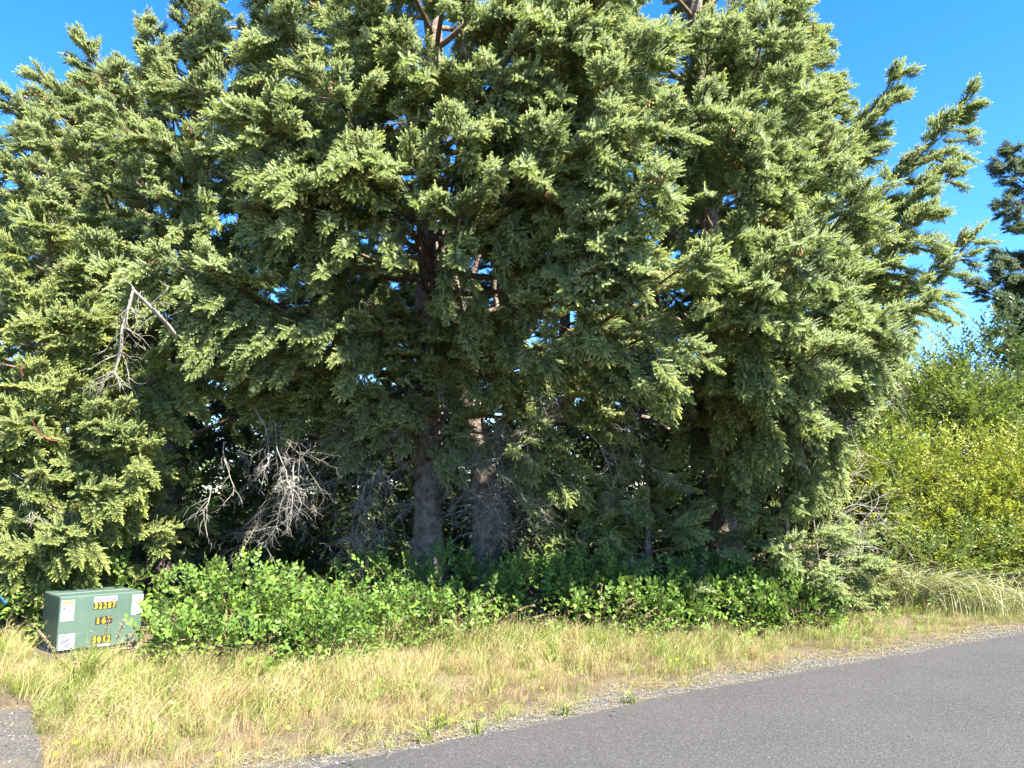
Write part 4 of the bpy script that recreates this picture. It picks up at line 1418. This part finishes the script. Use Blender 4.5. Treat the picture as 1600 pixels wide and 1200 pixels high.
tag(wo_, 'low leafy green weeds growing through the verge grass', 'weeds', kind='stuff')


# loose stones
def stone(seed):
    r = np.random.default_rng(seed)
    import bmesh
    bm = bmesh.new()
    bmesh.ops.create_icosphere(bm, subdivisions=1, radius=1)
    for v in bm.verts:
        v.co = Vector((v.co.x * (1 + .25 * r.normal()), v.co.y * (.8 + .2 * r.normal()), v.co.z * (.55 + .12 * r.normal())))
    me = bpy.data.meshes.new('stone')
    bm.to_mesh(me)
    bm.free()
    return me


def stone_mat(name, a, b):
    m, nt, out = new_mat(name)
    oi = nt.nodes.new('ShaderNodeObjectInfo').outputs['Random']
    p = node(nt, 'ShaderNodeBsdfPrincipled', _Roughness=.85)
    c = mixc(nt, a, b, oi)
    c = mixc(nt, c, tuple(.6 * v for v in a), noise(nt, 120, 3, lo=.5, hi=.7))
    nt.links.new(c, p.inputs['Base Color'])
    nt.links.new(p.outputs[0], out.inputs['Surface'])
    return m


M['stone'] = stone_mat('gravel_stone', (.05, .048, .045), (.17, .16, .14))
STONES = []
for k in range(4):
    me = stone(700 + k)
    me.materials.append(M['stone'])
    STONES.append(proto('stone', me))
N = 16000
X = r.uniform(-7, 9, N)
tt = r.random(N)
w_ = np.interp(X, xs, wid)
Y = edge_y(X) + (tt * (w_ + .25) + .015) / ROADN[1]
keep = r.random(N) < np.where(tt > .75, .5, 1)
Xd = r.uniform(-7, -3.0, 5000)
Yd = r.uniform(4.5, 7.5, 5000)
kd = inside(DRIVE, Xd, Yd)
PS = np.concatenate((np.stack((X, Y, 0 * X + .006), -1)[keep], np.stack((Xd, Yd, 0 * Xd + .012), -1)[kd]))
n = len(PS)
az = r.random(n) * 2 * PI
Q = np.stack((np.cos(az / 2), 0 * az, 0 * az, np.sin(az / 2)), -1)
so = scatter_object('gravel', STONES, PS, Q, .004 + .009 * r.random(n) ** 3, r.integers(0, 4, n))
tag(so, 'loose grey gravel along the asphalt edge', 'gravel', kind='stuff')
# straw litter lying on the gravel
tb = Tubes()
V, F = [], []
for k in range(2600):
    x = r.uniform(-6, 8)
    p = np.array((x, edge_y(x) + (r.random() ** .8 * (np.interp(x, xs, wid) + .1) + .01) / ROADN[1], .016 + .008 * r.random()))
    a = r.normal(.5, .7)
    d = np.array((math.cos(a), math.sin(a), r.normal(0, .06))) * (.03 + .09 * r.random())
    s = np.array((-d[1], d[0], 0)) / np.linalg.norm(d) * (.0012 + .0012 * r.random())
    i = len(V)
    V += [p - s, p + s, p + d + s * .5, p + d - s * .5]
    F.append((i, i + 1, i + 2, i + 3))
tag(link('straw_litter', tri_mesh('straw_litter', V, F, M['straw'], {'tip': r.random(len(V)), 'rnd': np.repeat(r.random(len(F)), 4)})), 'dry straw bits lying on the gravel shoulder', 'litter', kind='stuff')


# tussocks of dune grass on the right, each a plant
def blade_clump(tb_n, h, r, lean, w=.004, spread=.10, sd=0.6):
    V, F, tip, rnd = [], [], [], []
    off = 0
    for k in range(tb_n):
        b = np.array((r.normal(0, spread), r.normal(0, spread * .6), 0))
        hh = h * (.55 + .6 * r.random())
        out = np.array((r.normal(0, sd), r.normal(0, sd * .6), 0)) + np.array((lean[0], lean[1], 0)) * (.5 + r.random())
        n = 7
        t = np.linspace(0, 1, n)
        c = b + np.stack((out[0] * t ** 1.9 * hh, out[1] * t ** 1.9 * hh, hh * (t - .30 * t ** 3)), -1)
        side = unit(np.cross(out + (0, 0, .3), (r.normal(0, .5), r.normal(0, .5), 1)))
        ww = (w * (1 - t ** 2) + .0004)[:, None]
        V.append(np.stack((c - side * ww, c + side * ww), 1).reshape(-1, 3))
        F.append(np.array([(2 * i, 2 * i + 1, 2 * i + 3, 2 * i + 2) for i in range(n - 1)]) + off)
        off += 2 * n
        tip.append(np.repeat(t, 2) * r.random())
        rnd.append(np.full(2 * n, r.random()))
    return np.concatenate(V), np.concatenate(F), {'tip': np.concatenate(tip), 'rnd': np.concatenate(rnd)}


for px, py, h, n, lean, sp_, lab in [
        (1350, 950, .72, 300, (-.1, -.1), .13, 'pale arching dune grass tussock nearest the dark thicket'),
        (1435, 955, .66, 280, (.45, -.1), .12, 'pale dune grass tussock second from the thicket, blades swept right'),
        (1530, 925, .85, 340, (.15, -.2), .24, 'large straw-pale dune grass tussock near the right edge'),
        (1470, 912, .80, 260, (.1, -.1), .2, 'upright dune grass tussock behind the two nearest the thicket'),
        (1590, 895, .95, 300, (.1, 0), .24, 'tall dune grass tussock touching the right edge'),
        (1400, 905, .80, 220, (.1, -.1), .25, 'green-grey dune grass tussock in the middle of the group, farthest back'),
        (1555, 960, .55, 240, (-.1, -.1), .25, 'low dune grass tussock nearest the road at the right'),
        (1640, 930, .80, 240, (.0, 0), .22, 'dune grass tussock just cut off by the right edge')]:
    g = ground(px, py)
    rr = np.random.default_rng(px)
    V, F, A = blade_clump(int(n * 1.5), h * 1.25, rr, lean, .0050, sp_ * 1.3, .70)
    me = tri_mesh('dune_grass', V, F, M['dune'], A)
    o = link('dune_grass', me, None, (g[0], g[1], terrain_z(g[0], g[1])))
    tag(o, lab, 'grass tussock', 'dune grass tussocks on the right verge')
# green tall grass clump in front of the cabinet
g = ground(125, 1085)
V, F, A = blade_clump(90, .52, np.random.default_rng(3), (.35, 0), .0035, .07, .22)
tag(link('grass_clump', tri_mesh('grass_clump', V, F, M['green'], A), None, tuple(g)), 'upright green grass clump in front of the metal cabinet', 'grass tussock')


# tall grass stems with nodding seed heads
def seed_stem(base, tipv, r, head=.16, nod=.5):
    tb = Tubes()
    b, t_ = np.zeros(3), np.asarray(tipv, float)
    n = 9
    t = np.linspace(0, 1, n)
    lat = np.array((t_[0], t_[1], 0))
    c = np.stack((lat[0] * t ** 2, lat[1] * t ** 2, t_[2] * (t + nod * .35 * (t - t ** 3))), -1)
    c[:, 2] *= t_[2] / c[-1, 2]
    tb.add(c, np.linspace(.0032, .0018, n), 3)
    hd = Tubes()
    for k in range(34):
        u = 1 - (head / np.linalg.norm(t_)) * r.random()
        p = np.array([np.interp(u, t, c[:, j]) for j in range(3)])
        d = unit(c[-1] - c[-3]) * .6 + r.normal(0, .35, 3) + np.array((lat[0] * .6, 0, -.15 * nod))
        d = unit(d) * (.018 + .02 * r.random())
        hd.add(np.array((p, p + d * .5, p + d)), (.0012, .0048, .0008), 3)
    return tb, hd


stems = [(470 + 65, 985, 592, 893, .35), (620, 985, 643, 895, .1), (615, 990, 693, 918, .8), (640, 1000, 700, 960, .9), (770, 1010, 835, 945, .9), (790, 1005, 865, 958, .9),
         (800, 1015, 868, 970, 1), (730, 1000, 780, 933, .8), (938, 1030, 940, 915, 0), (950, 1010, 995, 932, .8), (955, 1012, 1000, 940, .8), (990, 1012, 1026, 950, .5), (1005, 1010, 1050, 965, .7),
         (88, 1060, 50, 975, .3), (150, 1075, 172, 965, .3), (170, 1075, 195, 970, .5), (185, 1085, 212, 985, .4), (120, 1090, 112, 1010, .2), (95, 1065, 63, 990, .3), (540, 1000, 545, 955, .4)]
LABS = ['tall grass stem with seed head before the shaded thicket, leftmost of that row', 'thin straight grass stem rising before the shaded thicket near the left of the row',
        'grass stem bowing right with a drooping head before the shaded thicket', 'short bowed grass stem below the drooping one at the lit salal edge', 'bowed seed stem in the middle of the verge, upper of the close trio',
        'bowed seed stem in the middle of the verge, longest of the close trio', 'bowed seed stem in the middle of the verge, lowest of the close trio', 'feathery drooping seed stem just left of the close trio',
        'lone dead straight tall stem standing in front of the shaded thicket', 'upper of two arched plumed stems right of the lone straight stem', 'lower of two arched plumed stems right of the lone straight stem',
        'short upright seed stem right of the arched plumed stems', 'rightmost slanting seed stem of the row before the thicket', 'seed stem leaning left beside the cabinet edge',
        'seed stem crossing the numbers on the cabinet front', 'seed stem just right of the one crossing the cabinet numbers', 'seed stem at the right bottom corner of the cabinet', 'short seed stem at the left bottom corner of the cabinet',
        'seed stem left of the cabinet in the shade', 'short stem at the foot of the sunlit salal mound']
for (bx, by, tx, ty, nod), lab in zip(stems, LABS):
    g = ground(bx, by)
    t_ = at(tx, ty, g[1] - .02)
    root = empty('tall_grass', lab, 'grass stem', tuple(g), 'tall seeding grass stems')
    tb, hd = seed_stem(g, t_ - g, r, .2, nod)
    link('stalk', tb.mesh('stalk', M['straw']), root)
    link('seed_head', hd.mesh('seed_head', M['seed']), root)

# ------------------------------------------------------------------ yellow flowers
fl_petal = []
V, F = [], []
for k in range(13):
    a = 2 * PI * k / 13
    d, s = np.array((math.cos(a), math.sin(a), .18)), np.array((-math.sin(a), math.cos(a), 0))
    i = len(V)
    V += [d * .003, d * .013 + s * .0034, d * .019, d * .013 - s * .0034]
    F.append((i, i + 1, i + 2, i + 3))
FH = tri_mesh('flower_head', V, F, M['petal'], {'tip': np.zeros(len(V)), 'rnd': np.full(len(V), .5)})
tb = Tubes()
tb.add([(0, 0, -.16), (.008, 0, -.08), (0, 0, 0)], (.0013, .0012, .001), 3)
FS = tb.mesh('flower_stalk', M['green'])
flw = [(10, 1117), (18, 1145), (122, 1165), (89, 1174), (116, 1174), (86, 1192), (262, 1191), (240, 1142), (377, 1183), (377, 1124), (528, 1093), (355, 1085), (341, 1193), (618, 1128), (703, 1107), (662, 1121), (760, 1109), (773, 1089),
       (691, 1129), (676, 1136), (707, 1138), (752, 1120), (546, 1181), (556, 1171), (569, 1170), (564, 1177), (553, 1140), (835, 1072), (847, 1085), (876, 1055), (848, 1013), (891, 1063), (986, 1084), (981, 1093), (1000, 1055), (1008, 1057), (1048, 1042), (1058, 1040), (1062, 1038), (1075, 1032), (1092, 1030), (1100, 1045), (1165, 1031), (353, 1150), (178, 1094), (300, 1160), (450, 1150), (640, 1060)]
for k, (px_, py_) in enumerate(flw):
    zh = .05 + .22 * r.random() if py_ < 1100 else .05 + .1 * r.random()
    p = ground(px_, py_, zh)
    od = float(off_road(p))
    lab, grp = (('yellow flower by the gravel patch in the lower left corner', 'yellow flowers at the lower left corner') if px_ < 60 else
                ('yellow flower growing in the gravel strip along the asphalt', 'yellow flowers on the gravel strip') if od < .75 else
                ('yellow flower in the grass on the greener right half of the verge', 'yellow flowers in the right verge grass') if px_ > 820 else
                ('yellow flower in the golden grass on the left half of the verge', 'yellow flowers in the left verge grass'))
    root = empty('yellow_flower', lab, 'flower', (p[0], p[1], 0), grp)
    h_ = link('flower_head', FH, root, (0, 0, zh + .05), (r.normal(.5, .25), r.normal(0, .3), r.random() * 6))
    h_.scale = (.8, .8, .8)
    s_ = link('stalk', FS, root, (0, 0, zh + .045))
for px_, py_, lab in [(719, 1112, 'small red-leaved weed at the gravel edge, left of two'), (736, 1110, 'small red-leaved weed at the gravel edge, right of two')]:
    p = ground(px_, py_)
    rs = make_sprig('red_leaf_weed', M['redleaf'], M['redleaf'], px_, 8, .045, .02, .012, 0, .2, .2, 2)
    rs.location = (p[0], p[1], .03)
    rs.rotation_euler = (0, -1.1, .6)
    rs.name = 'red_leaf_weed'
    COL.objects.link(rs)
    tag(rs, lab, 'weed', 'red-leaved weeds')
for px_, py_, s_, lab in [(690, 1140, .10, 'green grass tuft growing in the gravel just above the asphalt edge'), (745, 1148, .12, 'yellowish grass tuft on the gravel touching the asphalt edge, larger one'),
                          (880, 1118, .12, 'green tuft in the gravel right of the yellowish tuft'), (665, 1158, .14, 'dark green grass tuft at the asphalt edge, leftmost in the gravel'), (985, 1100, .10, 'small tuft with yellow flowers in the gravel to the right')]:
    p = ground(px_, py_)
    V, F, A = blade_clump(26, s_ * 1.4, np.random.default_rng(px_), (.1, -.1), .003, .035, .8)
    tag(link('grass_tuft', tri_mesh('grass_tuft', V, F, M['green'], A), None, tuple(p)), lab, 'grass tuft', 'grass tufts in the gravel')
p = ground(230, 1178)
ws = make_sprig('leafy_weed', M['forb'], M['forb'], 77, 12, .15, .06, .026, 0, .2, .3, 2)
ws.location = (p[0], p[1], .02)
ws.rotation_euler = (0, -1.4, .3)
COL.objects.link(ws)
tag(ws, 'single dark leafy weed in the golden grass near the bottom left', 'weed')

# ------------------------------------------------------------------ the green metal cabinet
M['paint'] = solid_mat('green_cabinet_paint', (.050, .082, .060), (.062, .098, .070), 3, .42, .4, .08, 120, 'Object', c3=(.095, .115, .09), s3=11, f3=.45)
M['white'] = solid_mat('white_label', (.37, .37, .37), (.42, .42, .41), 8, .4, .4, coord='Object')
M['orange'] = solid_mat('orange_print', (.62, .17, .03), (.70, .2, .04), 8, .4, coord='Object')
M['blue'] = solid_mat('blue_print', (.16, .36, .62), (.2, .42, .68), 8, .4, coord='Object')
M['red'] = solid_mat('red_print', (.60, .05, .06), (.66, .06, .07), 8, .4, coord='Object')
M['black'] = solid_mat('black_plate', (.022, .020, .016), (.035, .03, .022), 8, .5, coord='Object')
M['yellow'] = solid_mat('yellow_figures', (.62, .43, .012), (.66, .48, .015), 8, .45, coord='Object')
M['amber'] = solid_mat('amber_figures', (.62, .29, .012), (.66, .34, .015), 8, .45, coord='Object')
M['ink'] = solid_mat('dark_print', (.06, .06, .10), (.10, .10, .16), 8, .5, coord='Object')
M['steel'] = solid_mat('galvanised_steel', (.42, .44, .44), (.55, .56, .55), 12, .35, .5, coord='Object')
M['concrete'] = solid_mat('concrete_pad', (.28, .27, .25), (.4, .39, .36), 10, .9, .2, .5, 60, 'Object')
import bmesh


def box_mesh(name, x0, x1, y0, y1, z0, z1, mat, bev=0.0, seg=2):
    bm = bmesh.new()
    bmesh.ops.create_cube(bm, size=1)
    for v in bm.verts:
        v.co = Vector(((x0 + x1) / 2 + v.co.x * (x1 - x0), (y0 + y1) / 2 + v.co.y * (y1 - y0), (z0 + z1) / 2 + v.co.z * (z1 - z0)))
    if bev:
        bmesh.ops.bevel(bm, geom=list(bm.edges), offset=bev, segments=seg, affect='EDGES', profile=.6)
    me = bpy.data.meshes.new(name)
    bm.to_mesh(me)
    bm.free()
    me.materials.append(mat)
    return me


def text_mesh(s, h, mat, bold=.0, w=None):
    cu = bpy.data.curves.new('t', 'FONT')
    cu.body = s
    cu.size = 1
    cu.align_x = 'CENTER'
    cu.offset = bold
    cu.extrude = .004
    o = bpy.data.objects.new('t', cu)
    COL.objects.link(o)
    dg = bpy.context.evaluated_depsgraph_get()
    me = bpy.data.meshes.new_from_object(o.evaluated_get(dg))
    bpy.data.objects.remove(o)
    n = len(me.vertices)
    co = np.empty(n * 3, np.float32)
    me.vertices.foreach_get('co', co)
    co = co.reshape(-1, 3)
    co -= (co.max(0) + co.min(0)) / 2
    ext = co.max(0) - co.min(0)
    co[:, 1] *= h / ext[1]
    co[:, 0] *= (w / ext[0]) if w else h / ext[1]
    co[:, 2] *= .001 / max(1e-6, ext[2])
    me.vertices.foreach_set('co', co.ravel())
    me.materials.clear()
    me.materials.append(mat)
    me.update()
    return me


CW, CH, CDp = .845, .64, .80        # width, height, depth
cl = ground(86, 1030)
CROT = R(42)
cabinet = empty('transformer_cabinet', 'green metal high-voltage cabinet with numbered plates half hidden in the grass', 'utility box', tuple(cl))
cabinet.rotation_euler = (0, 0, CROT)
cabinet.scale = (.94, .95, .94)
# local: x along the front to the right, y back, front face at y = 0
link('pad', box_mesh('pad', -.0, CW + .0, .04, CDp + .04, -.05, .035, M['concrete'], .01), cabinet)
link('tank', box_mesh('tank', .012, CW - .012, .30, CDp, .036, CH - .012, M['paint'], .012), cabinet)
link('hood', box_mesh('hood', 0, CW, 0, .32, .075, CH, M['paint'], .014, 3), cabinet)
link('sill', box_mesh('sill', .02, CW - .02, .03, .30, .036, .074, M['paint'], .004), cabinet)
link('lid_seam_highlight', box_mesh('lid_seam_highlight', .02, CW - .02, .322, .345, CH - .014, CH - .002, M['steel'], .003), cabinet)  # pale strip on the seam: its highlight put in as colour
link('latch', box_mesh('latch', .40, .52, -.016, -.001, .078, .098, M['steel'], .004), cabinet)
lk = Tubes()
lk.add([(.44, -.02, .085), (.44, -.02, .05), (.445, -.025, .04)], (.018, .02, .012), 8)
link('padlock', lk.mesh('padlock', M['black']), cabinet)


def decal(name, x0, x1, z0, z1, mat, y=-.0005, th=.0015, parent=None):
    return link(name, box_mesh(name, x0, x1, y - th, y, z0, z1, mat), parent or cabinet)


def fig(s, xc, zc, h, mat, parent, y=-.0035, w=None, bold=.0, name='figure'):
    me = text_mesh(s, h, mat, bold, w)
    o = link(name, me, parent, (xc, y, zc), (math.pi / 2, 0, 0))
    return o


def plate(s, x0, x1, z0, z1, mat, fmat, name):
    p = decal(name, x0, x1, z0, z1, mat)
    n = len(s)
    for k, ch in enumerate(s):
        if ch == ' ':
            continue
        cw = (x1 - x0) / n
        fig(ch, x0 + cw * (k + .5), (z0 + z1) / 2, (z1 - z0) * .80, fmat, p, w=cw * (.62 if ch != '1' else .3), bold=.012)
    return p


hv = decal('warning_label', .335, .57, .555, .612, M['white'])
fig('HIGH VOLTAGE', .4525, .583, .040, M['red'], hv, w=.212, bold=.045, name='lettering')
plate('32287', .335, .565, .478, .552, M['black'], M['yellow'], 'number_plate')
plate('167', .36, .535, .315, .395, M['black'], M['amber'], 'number_plate')
plate('50X2', .34, .535, .115, .195, M['black'], M['yellow'], 'number_plate')
lb = decal('safety_label', .02, .145, .385, .60, M['white'])
decal('print_band', .028, .137, .565, .590, M['orange'], -.0022, .001, lb)
for k, (a, b, c, d, mm) in enumerate([(.035, .06, .50, .535, 'ink'), (.066, .08, .515, .54, 'ink'), (.09, .118, .485, .5, 'ink'), (.05, .075, .485, .495, 'ink'), (.03, .10, .455, .460, 'ink'), (.03, .12, .442, .446, 'ink')]):
    decal('printed_mark', a, b, c, d, M[mm], -.0022, .001, lb)
rb = decal('safety_label', .73, .845, .385, .605, M['white'])
decal('print_band', .735, .84, .573, .598, M['blue'], -.0022, .001, rb)
decal('printed_mark', .74, .752, .58, .592, M['ink'], -.0033, .001, rb)
decal('printed_mark', .823, .835, .58, .592, M['ink'], -.0033, .001, rb)
nb = decal('notice_label', .02, .17, .085, .245, M['white'])
for k in range(16):
    a = .026 + .11 * r.random()
    c = .09 + .12 * r.random()
    decal('printed_mark', a, a + .008 + .022 * r.random(), c, c + .008 + .012 * r.random(), M['ink'], -.0022 - .0002 * k, .0005, nb)
decal('printed_mark', .03, .075, .222, .236, M['ink'], -.0022, .001, nb)


# ------------------------------------------------------------------ flagging tape and bits at the left edge
M['tape'] = leaf_mat('red_flagging_tape', (.26, .03, .045), (.36, .07, .10), trans=.3, rough=.35)
M['bluetape'] = solid_mat('blue_tarp', (.02, .10, .42), (.03, .13, .5), 8, .4)


def ribbon(name, pts, w, mat, lab, cat, group=None):
    pts = np.asarray(pts, float)
    c = pts.mean(0)
    V, F = [], []
    n = len(pts)
    for i, p in enumerate(pts):
        T = unit(pts[min(n - 1, i + 1)] - pts[max(0, i - 1)])
        s = unit(np.cross(T, (.2, 1, .2 + .5 * math.sin(i * 1.3)))) * w
        nn = unit(np.cross(T, s)) * .0006
        V += [p - c - s - nn, p - c + s - nn, p - c + s + nn, p - c - s + nn]
    for i in range(n - 1):
        for j in range(4):
            a, b = 4 * i + j, 4 * i + (j + 1) % 4
            F.append((a, b, b + 4, a + 4))
    o = link(name, tri_mesh(name, V, F, mat, {'tip': np.zeros(len(V)), 'rnd': np.full(len(V), .5)}), None, tuple(c))
    return tag(o, lab, cat, group)


ribbon('flagging_tape', [at(36, 571, 8.0), at(33, 576, 8.0), at(33, 582, 8.0), at(36, 587, 8.0)], .008, M['tape'], 'short pinkish red tape knot on the spruce boughs, the upper one', 'flagging tape', 'red flagging tapes')
ribbon('flagging_tape', [at(51, 657, 8.0), at(55, 668, 8.0), at(63, 678, 8.0), at(72, 685, 8.0), at(80, 688, 8.0), at(89, 689, 8.0)], .006, M['tape'], 'long trailing red tape on the spruce boughs, the lower one', 'flagging tape', 'red flagging tapes')
ribbon('blue_strip', [at(-6, 924, 8.2), at(0, 932, 8.15), at(5, 939, 8.1), at(9, 943, 8.1)], .02, M['bluetape'], 'scrap of blue plastic at the very left edge beside the cabinet', 'plastic scrap')
